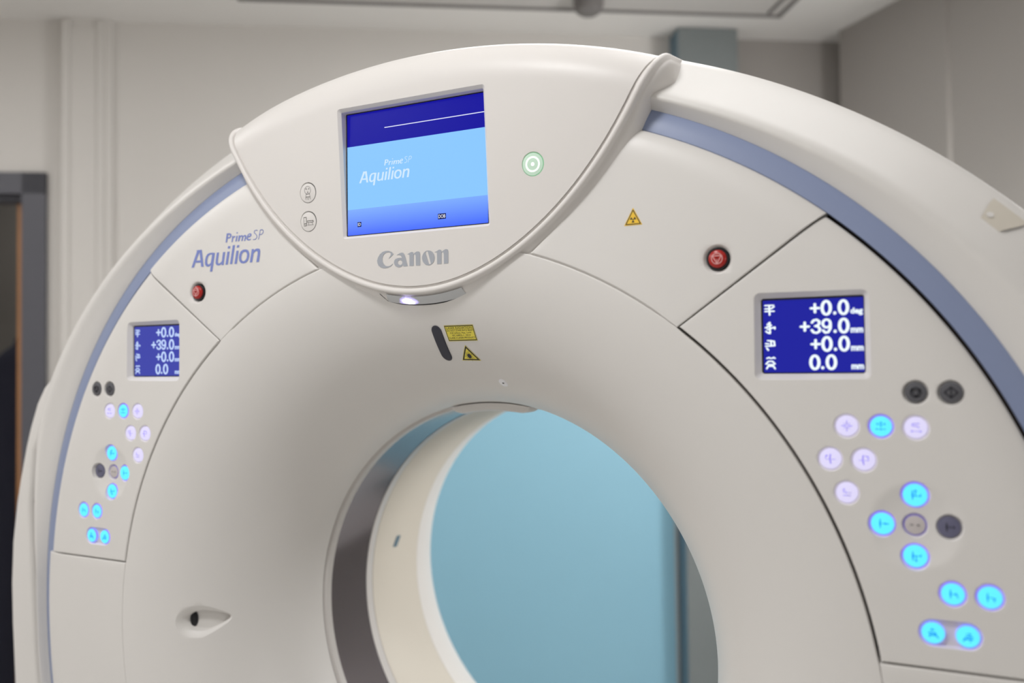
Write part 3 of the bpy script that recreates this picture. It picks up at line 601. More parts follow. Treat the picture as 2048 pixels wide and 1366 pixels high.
# icon strokes in a unit disc: ('s', pts, width) stroke, ('p', pts) filled
def arrow(x, y, dx, dy, s=0.13): n = (-dy, dx); return ('p', [(x + dx * s * 1.3, y + dy * s * 1.3), (x + n[0] * s, y + n[1] * s), (x - n[0] * s, y - n[1] * s)])
LENSV = ('p', [(-0.28, 0), (-0.22, 0.42), (-0.17, 0.42), (-0.11, 0), (-0.17, -0.42), (-0.22, -0.42)])
ICON = {
 'light': [('s', [(0.15 * math.cos(t), 0.15 * math.sin(t)) for t in np.linspace(0, 6.28, 13)], 0.05), ('s', [(-0.5, 0), (-0.2, 0)], 0.07), ('s', [(0.2, 0), (0.5, 0)], 0.07), ('s', [(0, -0.5), (0, -0.2)], 0.08), ('s', [(0, 0.2), (0, 0.5)], 0.08), arrow(-0.3, 0, 1, 0, 0.09), arrow(0.3, 0, -1, 0, 0.09), ('s', [(-0.28, 0.28), (-0.18, 0.18)], 0.05), ('s', [(0.28, 0.28), (0.18, 0.18)], 0.05), ('s', [(-0.28, -0.28), (-0.18, -0.18)], 0.05), ('s', [(0.28, -0.28), (0.18, -0.18)], 0.05)],
 'zero': [('s', [(0.0 + 0.09 * math.cos(t), 0.22 + 0.2 * math.sin(t)) for t in np.linspace(0, 6.28, 13)], 0.07), arrow(-0.38, 0.22, 1, 0, 0.14), arrow(0.38, 0.22, -1, 0, 0.14), ('s', [(-0.42, -0.28), (0.42, -0.28)], 0.06), ('s', [(0, -0.4), (0, -0.1)], 0.05), ('s', [(-0.42, -0.34), (-0.42, -0.2)], 0.06)],
 'swap': [('s', [(0.3, 0.4), (-0.3, 0.36), (-0.32, 0.18), (0.2, 0.12), (0.26, -0.02)], 0.08), ('s', [(-0.3, -0.35), (0.4, -0.35)], 0.05), arrow(-0.3, -0.35, -1, 0, 0.13), arrow(0.35, -0.35, 1, 0, 0.13)],
 'tiltl': [('s', [(0.02, 0.42), (-0.04, 0.0), (0.04, -0.44)], 0.12), ('s', [(-0.42, -0.05), (0.46, -0.05)], 0.05), ('s', [(-0.45, 0.05), (-0.4, 0.28), (-0.25, 0.3)], 0.07), arrow(-0.3, 0.25, -0.6, 0.8, 0.13)],
 'tiltr': [('s', [(-0.06, 0.42), (-0.12, 0.0), (-0.02, -0.44)], 0.12), ('s', [(-0.46, -0.05), (0.42, -0.05)], 0.05), ('s', [(0.1, 0.4), (0.36, 0.3), (0.42, 0.0)], 0.07), arrow(0.32, 0.25, 0.5, 0.8, 0.14)],
 'home': [('s', [(-0.26 + 0.08 * math.cos(t), 0.2 + 0.2 * math.sin(t)) for t in np.linspace(0, 6.28, 13)], 0.05), arrow(0.0, 0.0, -1, 0, 0.12), ('s', [(0.1, 0.0), (0.42, 0.0)], 0.05), ('s', [(-0.32, -0.28), (0.36, -0.28)], 0.07)],
 'up': [LENSV, arrow(0.03, 0.32, 0, 1, 0.14), ('s', [(0.03, 0.32), (0.03, -0.05)], 0.08), ('s', [(-0.1, -0.08), (0.46, -0.08)], 0.06), ('s', [(0.42, -0.1), (0.44, 0.06)], 0.1)],
 'down': [LENSV, arrow(0.06, -0.34, 0, -1, 0.14), ('s', [(0.06, -0.3), (0.06, 0.0)], 0.08), ('s', [(-0.1, 0.02), (0.46, 0.02)], 0.06), ('s', [(0.42, -0.02), (0.44, 0.12)], 0.1)],
 'left': [LENSV, ('s', [(0.0, 0.0), (0.12, 0.0)], 0.08), arrow(0.26, 0, -1, 0, 0.13), ('s', [(0.3, 0.0), (0.48, 0.0)], 0.1)],
 'right': [LENSV, ('s', [(0.0, 0.0), (0.2, 0.0)], 0.08), arrow(0.34, 0, 1, 0, 0.14)],
 'mid': [arrow(-0.42, 0, 1, 0, 0.1), arrow(-0.18, 0, -1, 0, 0.1), arrow(0.18, 0, 1, 0, 0.1), arrow(0.42, 0, -1, 0, 0.1)],
 'in': [LENSV, ('s', [(-0.05, 0.0), (0.1, 0.0)], 0.07), arrow(0.24, 0, -1, 0, 0.14), ('s', [(0.3, 0.08), (0.4, -0.3)], 0.09)],
 'out': [LENSV, ('s', [(-0.02, 0.0), (0.2, 0.0)], 0.07), arrow(0.32, -0.05, 0.4, -0.8, 0.16), ('s', [(0.25, 0.0), (0.34, -0.35)], 0.08)],
 'feet': [arrow(-0.05, 0.3, -1, 0, 0.16), ('s', [(-0.05, 0.3), (0.1, 0.3)], 0.08), ('s', [(-0.36, 0.0), (0.2, 0.0)], 0.13), ('s', [(-0.3, -0.2), (0.28, -0.2)], 0.13), ('s', [(0.2, -0.1), (0.4, -0.42)], 0.1), ('s', [(-0.3, -0.2), (-0.3, -0.4)], 0.08)],
 'head': [arrow(0.12, 0.25, 1, 0, 0.14), ('s', [(-0.1, 0.25), (0.1, 0.25)], 0.08), ('s', [(-0.15, 0.02), (0.35, 0.02)], 0.13), ('s', [(-0.32, -0.2), (0.36, -0.2)], 0.14), ('s', [(-0.4, -0.42), (-0.2, -0.25)], 0.09), ('s', [(0.2, -0.2), (0.2, -0.42)], 0.09)],
 'stop': [('s', [(0.46 * math.cos(t), 0.46 * math.sin(t)) for t in np.linspace(0, 6.28, 21)], 0.10), ('s', [(-0.4, 0.22), (0, -0.42), (0.4, 0.22)], 0.12), ('s', [(-0.36, 0.22), (0.36, 0.22)], 0.08)],
 'start': [('s', [(0, 0.5), (0.55, 0), (0, -0.5), (-0.55, 0), (0, 0.5)], 0.12), ('s', [(0, 0.5), (0, -0.5)], 0.12)],
}
LOOK = {'c': ('cyanlit', 'violet', 'cyanicon', 'button lit bright cyan with a violet rim'), 'w': ('lilac', 'lilac', 'lilacicon', 'button lit pale lilac'), 'g': ('greybtn', 'greybtn', 'darkprint', 'unlit dark grey button'), 's': ('slatebtn', 'slatebtn', 'darkprint', 'slate grey button with a faint blue glow'), 'p': ('palebtn', 'violetdim', 'darkprint', 'pale button with a violet glow around its edge')}
BTN = [  # x (outwards), z, radius, look, icon left panel, icon right panel
 (0.6768, 0.4186, 0.0112, 'g', 'start', 'stop'), (0.7132, 0.4187, 0.0116, 'g', 'stop', 'start'),
 (0.6017, 0.3786, 0.0114, 'w', 'light', 'light'), (0.6391, 0.3788, 0.0114, 'c', 'zero', 'zero'), (0.6761, 0.3780, 0.0114, 'w', 'swap', 'swap'),
 (0.5824, 0.3389, 0.0114, 'w', 'tiltr', 'tiltl'), (0.6199, 0.3388, 0.0114, 'w', 'tiltl', 'tiltr'), (0.6002, 0.2994, 0.0112, 'w', 'home', 'home'),
 (0.6735, 0.3001, 0.0126, 'c', 'up', 'up'), (0.6383, 0.2650, 0.0122, 'c', 'right', 'left'), (0.6727, 0.2650, 0.0106, 'p', 'mid', 'mid'), (0.7078, 0.2655, 0.0114, 's', 'left', 'right'), (0.6724, 0.2300, 0.0124, 'c', 'down', 'down'),
 (0.7100, 0.1912, 0.0116, 'c', 'out', 'in'), (0.7468, 0.1912, 0.0118, 'c', 'in', 'out'), (0.6890, 0.1452, 0.0116, 'c', 'head', 'feet'), (0.7240, 0.1452, 0.0116, 'c', 'feet', 'head')]
def digits(g, P, mi):
    """read-out drawn in unit coordinates (u right, v down) -> P"""
    wd = 0.030; Q = lambda a, b: P(a, b)
    asp = 1390 / 1030
    def zero(c, v): g.stroke([(c + 0.040 * math.cos(t), v + 0.088 * math.sin(t)) for t in np.linspace(0, 2 * math.pi, 22, endpoint=False)], 0.031, Q, mi, True, True)
    def dot(c, v): g.disc((c, v), 0.0165, Q, mi, 12, 0.0215)
    def plus(c, v): g.stroke([(c - 0.038, v), (c + 0.038, v)], 0.030, Q, mi); g.stroke([(c, v - 0.055), (c, v + 0.055)], 0.026, Q, mi)
    def three(c, v):
        g.stroke([(c - 0.037, v - 0.05), (c - 0.02, v - 0.08), (c + 0.01, v - 0.087), (c + 0.034, v - 0.065), (c + 0.034, v - 0.03), (c + 0.01, v - 0.006), (c - 0.005, v - 0.004)], 0.027, Q, mi)
        g.stroke([(c - 0.005, v - 0.004), (c + 0.022, v + 0.004), (c + 0.040, v + 0.035), (c + 0.034, v + 0.068), (c + 0.008, v + 0.087), (c - 0.022, v + 0.08), (c - 0.039, v + 0.048)], 0.027, Q, mi)
    def nine(c, v):
        g.stroke([(c + 0.037 * math.cos(t), v - 0.034 + 0.052 * math.sin(t)) for t in np.linspace(0, 2 * math.pi, 18, endpoint=False)], 0.027, Q, mi, True)
        g.stroke([(c + 0.038, v - 0.03), (c + 0.036, v + 0.03), (c + 0.015, v + 0.08), (c - 0.012, v + 0.087), (c - 0.036, v + 0.055)], 0.027, Q, mi)
    for k, v in enumerate((0.145, 0.385, 0.62, 0.86)):
        if k == 3: zero(0.522, v); dot(0.597, v + 0.072); zero(0.682, v)
        else:
            zero(0.643, v) if k != 1 else nine(0.643, v); dot(0.724, v + 0.072); zero(0.807, v)
            if k == 1: three(0.538, v); plus(0.430, v)
            else: plus(0.533, v)
        if k == 0: g.text('deg', (0.872, 0.990, v + 0.110, v + 0.010), Q, mi, 0.04)
        else: g.text('mm', (0.872, 0.990, v + 0.095, v + 0.032), Q, mi, 0.04)
        x0 = 0.035; y0 = v - 0.06
        if k == 0: L = [[(0, 0), (0.085, 0)], [(0, 0.045), (0.03, 0.045)], [(0.06, 0.045), (0.09, 0.02)], [(0, 0.08), (0.09, 0.08)], [(0.042, 0), (0.045, 0.13)]]
        elif k == 1: L = [[(0.02, 0.02), (0.045, -0.01), (0.045, 0.14)], [(0.0, 0.06), (0.02, 0.06)], [(0.02, 0.085), (0.095, 0.055), (0.095, 0.08)], [(0.005, 0.11), (0.025, 0.13)], [(0.02, 0.045), (0.06, 0.03)], [(0.03, 0.135), (0.05, 0.12)]]
        elif k == 2: L = [[(0.02, 0.0), (0.085, 0.01)], [(0.0, 0.04), (0.03, 0.045)], [(0.0, 0.075), (0.09, 0.07)], [(0.055, 0.0), (0.055, 0.07)], [(0.085, 0.01), (0.09, 0.07)], [(0.01, 0.1), (0.025, 0.13)]]
        else: L = [[(0.01, 0.0), (0.03, -0.012), (0.045, 0.0)], [(0.06, 0.0), (0.078, -0.012), (0.09, 0.0)], [(0.0, 0.075), (0.025, 0.04), (0.065, 0.04), (0.09, 0.075)], [(0.02, 0.085), (0.075, 0.085)], [(0.005, 0.14), (0.02, 0.105), (0.075, 0.105), (0.09, 0.14)]]
        for l in L: g.stroke([(x0 + a, y0 + b) for a, b in l], 0.019, Q, mi)
SIDE = {-1: 'left', 1: 'right'}
for sg in (-1, 1):
    tools = []; me = control(sg)
    # read-out recess
    dcx, dcz = sg * 0.5632, 0.4878; hw, hh = 0.0595, 0.0463; y0 = float(faceY(dcx, dcz))
    tools.append(rect_tool(dcx, dcz, hw, hh, 0.003, 0.0065, [(1.25, -0.02, 0), (1.25, y0 - 0.0003, 0), (1.1, y0 + 0.0003, 0), (1.0, y0 + 0.0014, 0), (0.12, y0 + 0.0085, 0), (0.12, y0 + 0.016, 0)]))
    wells = []; surf = []
    for x, z, r, lk, i0, i1 in BTN:
        ys = float(faceY(x, z)) + ydish(x, z); surf.append(ys)
        if x in (0.6890, 0.7240): continue
        pad = abs(x - 0.6735) < 0.04 and abs(z - 0.2648) < 0.04
        wells.append(well(sg * x, z, ys, well_prof(r + 0.0030, r + 0.0012, 0.0042, 0.0012), 40))
    pill = rect_tool(sg * 0.7065, 0.1452, 0.0175 + 0.0142, 0.0142, 0.0141, 0.003, [(0.6, -0.02, 0), (0.6, 0.0012, 0), (0.2, 0.0022, 0), (0, 0.0036, 0), (-0.25, 0.0062, 0)])
    me = cut(me, wells + tools + [pill])
    cp = link('control_panel', shift(me), ['cover'], gantry, sharp=30)
    cp['label'] = 'control panel on the %s side with read-out and lit buttons' % SIDE[sg]
    for (x, z, r, lk, i0, i1), ys in zip(BTN, surf):
        top, side, ic, txt = LOOK[lk]; X = sg * x; r = r + 0.0007; g = GB(); h = {'w': 0.0002, 'c': 0.0002, 'g': 0.0010, 's': 0.0010, 'p': 0.0006}[lk]
        if x in (0.6890, 0.7240): ys = 0.0012
        revolve(g, [(r, 0.0041), (r, h + 0.0010), (r - 0.0004, h + 0.0003)], (X, ys, z), 40, 1)
        revolve(g, [(r - 0.0004, h + 0.0003), (r - 0.0012, h), (0.00001, h - 0.0001)], (X, ys, z), 40, 0)
        P = lambda a, b: (X + a * r, ys + h - 0.0004, z + b * r)
        for it in ICON[i1 if sg > 0 else i0]:
            if it[0] == 's': g.stroke(it[1], it[2], P, 2)
            else: g.poly(it[1], P, 2)
        b_ = g.build('button', [top, side, ic], cp, loc=(X, ys, z)); b_['label'] = txt
    g = GB(); yq = y0 + 0.0100
    Ps = lambda u, v: (dcx - hw + 2 * hw * u, yq, dcz + hh - 2 * hh * v)
    g.poly([(a + dcx, b + dcz) for a, b in rrect(hw + 0.0005, hh + 0.0005, 0.003)], lambda a, b: (a, yq + 0.0006, b), 2)
    g.poly([(0.012, 0.02), (0.996, 0.02), (0.996, 0.99), (0.012, 0.99)], lambda u, v: (Ps(u, v)[0], yq + 0.0003, Ps(u, v)[2]), 0)
    digits(g, Ps, 1)
    g.build('display_screen', ['lcdR' if sg > 0 else 'lcdL', 'digR' if sg > 0 else 'digL', 'black'], cp, loc=(dcx, yq, dcz), sharp=None, recalc=False)['label'] = 'small blue read-out with white numbers'

# ------------------------------------------------------------------ console (shield-shaped display housing)
GC = (0.5758, 1.8679, -2.0731, 30.1484)
def gz(x): q = x * x; return GC[0] + GC[1] * q + GC[2] * q * q + GC[3] * q ** 3
PY0, PS = -0.0045, -0.067
def planeY(z): return PY0 + PS * (z - 0.6)
ZF, RHO = 0.8736, 0.058
def dropx(x): return -0.44 * x * x
def rowz(zt, x): return zt + sstep(zt, 0.62, ZF) * dropx(x)
rows = []                                                       # (xl, zt, dy, dz extra, normal)
xe = []
x = 0.0010
while True:
    z = gz(x); lo, hi = 0.5, 1.2
    for _ in range(50):
        mid = (lo + hi) / 2
        if rowz(mid, x) < z: lo = mid
        else: hi = mid
    if lo >= ZF: break
    xe.append((x, lo)); x += (0.0055 if x < 0.3 else 0.0040) if x > 0.02 else 0.0035
xl_end = x - 0.0005
nf = np.array([0, -1, PS]); nf /= np.linalg.norm(nf)            # outward face normal
a_t = math.atan2(-nf[2], -nf[1])
face_rows = [(xx, zt, 0.0, 0.0, nf) for xx, zt in xe]
yf = planeY(ZF)
al0 = math.atan(PS)
for k, al in enumerate(np.linspace(al0, math.radians(80), 12)):
    n_ = np.array([0, -math.cos(al), math.sin(al)])
    if k: face_rows.append((xl_end + 0.026 * math.sin(math.pi / 2 * k / 11), None, RHO * (math.cos(al0) - math.cos(al)), RHO * (math.sin(al) - math.sin(al0)), n_))
    else: face_rows.append((xl_end, None, 0.0, 0.0, n_))
y9, z9 = RHO * (math.cos(al0) - math.cos(math.radians(80))), RHO * (math.sin(math.radians(80)) - math.sin(al0))
for q in (0.15, 0.3, 0.5, 0.75, 1.0):
    face_rows.append((xl_end + 0.026 + 0.003 * q, None, y9 + 0.13 * q, z9 + 0.023 * q, np.array([0, -math.cos(math.radians(80)), math.sin(math.radians(80))])))
Ucol = np.linspace(-1, 1, 49)
Gf, Gn = [], []
for xl, zt, yy, zz, n_ in face_rows:
    r_ = []
    for u in Ucol:
        X = xl * u
        if zt is not None: Z = float(rowz(zt, X)); Y = planeY(Z)
        else: Z = ZF + zz + dropx(X); Y = planeY(ZF + dropx(X)) + yy
        r_.append((X, Y + 0.010 * min(1.3, (abs(X) / 0.362) ** 6), Z))
    Gf.append(r_); Gn.append([n_] * len(Ucol))
Gf = np.array(Gf); Gn = np.array(Gn); Gb = Gf - Gn * 0.026
Gb[:, :, 0] *= 0.985
mb = MB(); mb.grid(Gf); mb.grid(Gb, flip=True)
def loop2(G): return np.concatenate([G[0, :-1], G[:-1, -1], G[-1, :0:-1], G[:0:-1, 0]])
mb.grid(np.array([loop2(Gb), loop2(Gf)]), closed=True)
face_me = mb.me('console', merge=1e-7)
# screen recess and key wells
scx, scz, shw, shh = 0.0, 0.75565, 0.1253, 0.0955
tool = rect_tool(scx, scz, shw, shh, 0.0015, 0.0042, [(1.6, -0.06, 1), (1.6, -0.0006, 0), (1.25, -0.0001, 0), (1.0, 0.0008, 0), (0.15, 0.0046, 0), (0.15, 0.0016, 1)], fy=planeY)
kw = MB()
KEYS = [(-0.1955, 0.7335, 0.0155), (-0.1973, 0.6880, 0.0155), (0.2010, 0.7345, 0.0160)]
for kx, kz, kr in KEYS: revolve(kw, [(0.00001, -0.03), (kr + 0.0016, -0.03), (kr + 0.0016, -0.0004), (kr + 0.0009, 0.0001), (kr + 0.0006, 0.0008), (kr + 0.0006, 0.004), (0.00001, 0.004)], (kx, planeY(kz), kz), 48)
face_me = cut(face_me, [tool]); face_me = cut(face_me, [kw.me('tool', merge=1e-7)])
console = link('console', shift(face_me), ['console'], gantry, sharp=30)
console['label'] = 'shield-shaped display housing at the top of the ring'
# bezel: groove, bead and flank swept along the lower outline and back over the top
Rp = [(Gf[i, -1], face_rows[i][4]) for i in range(len(face_rows))]
path = [(p * np.array([-1, 1, 1]), n) for p, n in Rp[::-1]] + Rp
Pp = np.array([p for p, n in path]); Np_ = np.array([n for p, n in path])
Tt = np.gradient(Pp, axis=0); Tt /= np.linalg.norm(Tt, axis=1)[:, None]
Oo = np.cross(Tt, Np_); Oo /= np.linalg.norm(Oo, axis=1)[:, None]
for _ in range(3): Oo[1:-1] = (Oo[:-2] + 2 * Oo[1:-1] + Oo[2:]) / 4
Oo /= np.linalg.norm(Oo, axis=1)[:, None]
bead = [(0.0083 + 0.0045 * math.cos(t), -0.0014 + 0.0042 * math.sin(t)) for t in np.linspace(math.pi, 0, 11)]
PROF = [(-0.002, -0.006), (0.0004, -0.0022), (0.0020, -0.0026), (0.0036, -0.0026)] + bead + [(0.0131, -0.0050), (0.0140, -0.0068), (0.0160, -0.0074), (0.0195, -0.0080), (0.0255, -0.0135), (0.0310, -0.0210), (0.0350, -0.0310), (0.0378, -0.0480), (0.0395, -0.0750), (0.0405, -0.1050), (0.0410, -0.130)]
def dscale(i, d):
    k = 1 - 0.62 * float(sstep(Pp[i][2], 0.750, 0.830)) - 0.16 * float(sstep(Pp[i][2], 0.835, 0.870)); return d if d < 0.0138 else 0.0138 + (d - 0.0138) * k
def sweep(g, prof, i0, i1, mi=0):
    G = np.array([[Pp[i] + Oo[i] * dscale(i, d) + Np_[i] * h for d, h in prof] for i in range(i0, i1)]); g.grid(G, mi)
g = GB(); sweep(g, PROF, 0, len(Pp)); g.build('console_bezel', ['console'], console, sharp=50)
# indicator lens under the console
ids = [i for i in range(len(Pp)) if -0.058 < Pp[i][0] < 0.074 and Pp[i][2] < 0.70]
LP = [(0.0158, -0.0062), (0.0162, -0.0052), (0.0185, -0.0064), (0.0215, -0.0090), (0.0255, -0.0129), (0.0280, -0.0160)]
g = GB(); sweep(g, LP, ids[0], ids[-1] + 1, 0)
sweep(g, [(0.0278, -0.0157), (0.0294, -0.0180)], ids[0], ids[-1] + 1, 1)
i0, i1 = ids[0], ids[0] - 2
g.grid(np.array([[Pp[i0] + Oo[i0] * d + Np_[i0] * h for d, h in ((0.0276, -0.0154), (0.0294, -0.0178))], [Pp[i1] + Oo[i1] * d + Np_[i1] * h for d, h in ((0.0166, -0.0050), (0.0182, -0.0060))]]), 1)
lx = -0.0215; lz = float(gz(abs(lx))) - 0.0232
lens = g.build('indicator_lens', ['led', 'black'], console, loc=(lx, planeY(lz) + 0.0108, lz), sharp=50); lens['label'] = 'milky curved lamp lens with a violet-white glow and thin black edge'
# screen
g = GB(); ys = -0.005
Ps = lambda dy: (lambda a, b: (a, ys + dy, b))
def rect(g, x0, x1, z0, z1, P, mi): g.poly([(x0, z0), (x1, z0), (x1, z1), (x0, z1)], P, mi)
rect(g, -0.1262, 0.1262, 0.6592, 0.8522, Ps(0.0004), 6)
rect(g, -0.1236, 0.1253, 0.7994, 0.8500, Ps(0), 0); rect(g, -0.1236, 0.1253, 0.7005, 0.7994, Ps(0), 1); rect(g, -0.1236, 0.1253, 0.6603, 0.7005, Ps(0), 2)
rect(g, -0.0530, 0.1240, 0.8212, 0.8224, Ps(-0.0003), 3)
rect(g, 0.0412, 0.0550, 0.6722, 0.6804, Ps(-0.0003), 5); g.text('DOB', (0.0422, 0.0541, 0.6737, 0.6790), Ps(-0.0005), 3, 0.01)
rect(g, -0.1050, -0.0977, 0.6725, 0.6802, Ps(-0.0003), 5); g.text('ID', (-0.1040, -0.0987, 0.6741, 0.6788), Ps(-0.0005), 3, 0.01)
k = (0.1008 - 0.0083) / (0.4667 - 0.3095)
logo(g, lambda a, b: (-0.1010 + (a + 0.4667) * k, ys - 0.0004, 0.7407 + (b - 0.6318) * k), 4)
g.build('display_screen', ['scrnavy', 'scrsky', 'scrband', 'scrline', 'scrlogo', 'scrtag', 'black'], console, loc=(0, ys, 0.75565), sharp=None, recalc=False)['label'] = 'bright blue rectangular screen with pale lettering'
# keys on the console
for n_, (kx, kz, kr) in enumerate(KEYS):
    g = GB(); yk = planeY(kz); f = lambda a, b, d=0.0: (kx + a, planeY(kz + b) + d, kz + b)
    lit = n_ == 2
    G = np.array([[f(r * math.cos(t), r * math.sin(t), d) for t in np.linspace(0, 2 * math.pi, 48, endpoint=False)] for r, d in ((kr, 0.0035), (kr, 0.0004), (kr - 0.0004, -0.0001))]); g.grid(G, 1, closed=True)
    G = np.array([[f(r * math.cos(t), r * math.sin(t), d) for t in np.linspace(0, 2 * math.pi, 48, endpoint=False)] for r, d in ((kr - 0.0004, -0.0001), (kr - 0.0012, -0.0003), (0.00001, -0.0003))]); g.grid(G, 0, closed=True)
    Pk = lambda a, b: f(a, b, -0.0006)
    if lit:
        g.ring((0, 0), 0.0098, 0.0098, 0.0021, Pk, 2, 40); g.disc((0, 0), 0.0025, Pk, 2)
        o = g.build('button', ['greenlit', 'greenrim', 'whitelit'], console, loc=(kx, yk, kz)); o['label'] = 'round start button lit pale green with a white ring'
    else:
        lw = 0.0007
        if n_ == 0:
            g.ring((0, 0.0044), 0.0062, 0.0062, lw, Pk, 2)
            for a in (40, 140, 270):
                c, s_ = math.cos(math.radians(a)), math.sin(math.radians(a)); g.poly([(0.0012 * c, 0.0044 + 0.0012 * s_), (0.0042 * c - 0.0016 * s_, 0.0044 + 0.0042 * s_ + 0.0016 * c), (0.0042 * c + 0.0016 * s_, 0.0044 + 0.0042 * s_ - 0.0016 * c)], Pk, 2)
            g.stroke([(-0.0032, -0.0016), (-0.0044, -0.0064), (0.0044, -0.0064), (0.0032, -0.0016)], lw, Pk, 2, True)
            for a, b in ((-0.0042, -0.0095), (0, -0.0102), (0.0042, -0.0095)): g.stroke([(a, b + 0.0022), (a, b)], lw, Pk, 2); g.poly([(a - 0.0009, b + 0.0008), (a + 0.0009, b + 0.0008), (a, b - 0.0010)], Pk, 2)
            nm = 'round white button with an outlined x-ray tube symbol'
        else:
            g.stroke([(-0.0088, -0.0062), (-0.0036, -0.0062), (-0.0036, 0.0072), (-0.0088, 0.0072)], lw, Pk, 2, True); g.stroke([(-0.0088, -0.0030), (-0.0036, -0.0030)], lw, Pk, 2)
            g.stroke([(-0.0018, -0.0012), (0.0100, -0.0012), (0.0100, 0.0014), (-0.0018, 0.0014)], lw, Pk, 2, True); g.stroke([(-0.0018, -0.0054), (0.0100, -0.0054)], lw, Pk, 2)
            g.stroke([(0.0008, -0.0012), (0.0002, -0.0054)], lw, Pk, 2); g.stroke([(0.0074, -0.0012), (0.0084, -0.0054)], lw, Pk, 2)
            nm = 'round white button with an outlined gantry and table symbol'
        o = g.build('button', ['console', 'iconline', 'iconline'], console, loc=(kx, yk, kz)); o['label'] = nm
g = GB(); g.outlines([[(a * mmf, b * mmf) for a, b in L] for L in CANON], lambda a, b: (a, planeY(b) - 0.0004, b)); g.build('console_lettering', ['logogrey'], console, sharp=None, recalc=False)['label'] = 'grey bold lettering below the screen'

# ------------------------------------------------------------------ THE ROOM
H = 1.7 + ZB
W0 = np.array([-2.251, 0.805]); WD = np.array([0.84489, 0.53493]); WN = np.array([0.53493, -0.84489])   # back wall: start, along, towards the room
def onwall(s, n, z): p = W0 + WD * s + WN * n; return (p[0], p[1], z)
def wbox(mb, s0, s1, n0, n1, z0, z1, mi=0): mb.box(s0, s1, n0, n1, z0, z1, mi, onwall)
RP = np.array([0.392, 2.348]); RD = np.array([0.716, -0.698]); RN = np.array([-0.698, -0.716])
def onright(s, n, z): p = RP + RD * s + RN * n; return (p[0], p[1], z)
DS0, DS1, DZ = -0.86, 0.086, 1.085 + ZB                        # door opening along the wall
mb = MB(); wbox(mb, -1.7, DS0, -0.12, 0, 0, H); wbox(mb, DS0, DS1, -0.12, 0, DZ, H); wbox(mb, DS1, 2.655, -0.12, 0, 0, H)
tag(mb.build('wall_back', ['wall'], sharp=20), kind='structure')
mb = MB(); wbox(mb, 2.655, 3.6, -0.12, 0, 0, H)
tag(mb.build('wall_rear', ['wallR'], sharp=20), kind='structure')  # rest of the back wall; its shade is put into the darker grey
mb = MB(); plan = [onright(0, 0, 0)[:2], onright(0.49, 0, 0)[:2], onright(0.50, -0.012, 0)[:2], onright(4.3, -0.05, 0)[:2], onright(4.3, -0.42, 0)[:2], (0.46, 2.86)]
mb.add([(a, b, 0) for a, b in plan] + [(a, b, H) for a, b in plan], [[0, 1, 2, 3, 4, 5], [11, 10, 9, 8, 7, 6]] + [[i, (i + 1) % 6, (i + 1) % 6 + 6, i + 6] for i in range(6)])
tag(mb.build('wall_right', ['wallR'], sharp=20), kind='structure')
cA = W0 + WD * -1.7; cB = cA + WN * 5.2; cC = RP + RD * 4.3; cD = np.array([2.6, -4.2])
def wallseg(name, a, b, t=0.1, m_='wall'):
    d = (b - a) / np.hypot(*(b - a)); n = np.array([d[1], -d[0]]); mb = MB(); L = np.hypot(*(b - a))
    mb.box(0, L, 0, t, 0, H, 0, lambda s, q, z: (*(a + d * s + n * q), z)); tag(mb.build(name, [m_], sharp=20), kind='structure')
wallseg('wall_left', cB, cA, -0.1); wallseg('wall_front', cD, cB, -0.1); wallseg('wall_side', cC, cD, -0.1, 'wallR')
mb = MB(); mb.box(-5.5, 5.5, -6, 4.5, -0.1, 0.0); tag(mb.build('floor', ['floor'], sharp=20), kind='structure')
mb = MB(); mb.box(-5.5, 5.5, -6, 4.5, H, H + 0.1); tag(mb.build('ceiling', ['ceil'], sharp=20), kind='structure')
# added windows that dress the unseen lights (right wall behind the gantry, side wall)
def window(name, fn, hw, hh, z):
    mb = MB()
    for s0, s1, z0, z1 in ((-hw - 0.05, hw + 0.05, -hh - 0.05, -hh), (-hw - 0.05, hw + 0.05, hh, hh + 0.05), (-hw - 0.05, -hw, -hh, hh), (hw, hw + 0.05, -hh, hh)): mb.box(s0, s1, 0.0, 0.03, z + z0, z + z1, 0, fn)
    mb.box(-hw, hw, 0.002, 0.006, z - hh, z + hh, 1, fn)
    tag(mb.build(name, ['frame', 'lens'], sharp=20), kind='structure')
window('added_window_1', lambda s, n, z: onright(1.36 + s, n - 0.05, z), 0.28, 0.38, 1.66)
_d = (cD - cC) / np.hypot(*(cD - cC)); _n = np.array([_d[1], -_d[0]])
window('added_window_2', lambda s, n, z: (*(cC + _d * (0.42 + s) + _n * n), z), 0.4, 0.55, 1.55)
# boxed pilaster strip on the back wall
mb = MB(); wbox(mb, 0.222, 0.385, 0, 0.022, 0, H); wbox(mb, 0.222, 0.246, 0.022, 0.034, 0, H - 0.012); wbox(mb, 0.34, 0.362, 0.022, 0.030, 0, H - 0.012); wbox(mb, 0.246, 0.34, 0.022, 0.026, 0, H - 0.03)
tag(mb.build('trim_1', ['wall'], sharp=20), kind='structure')
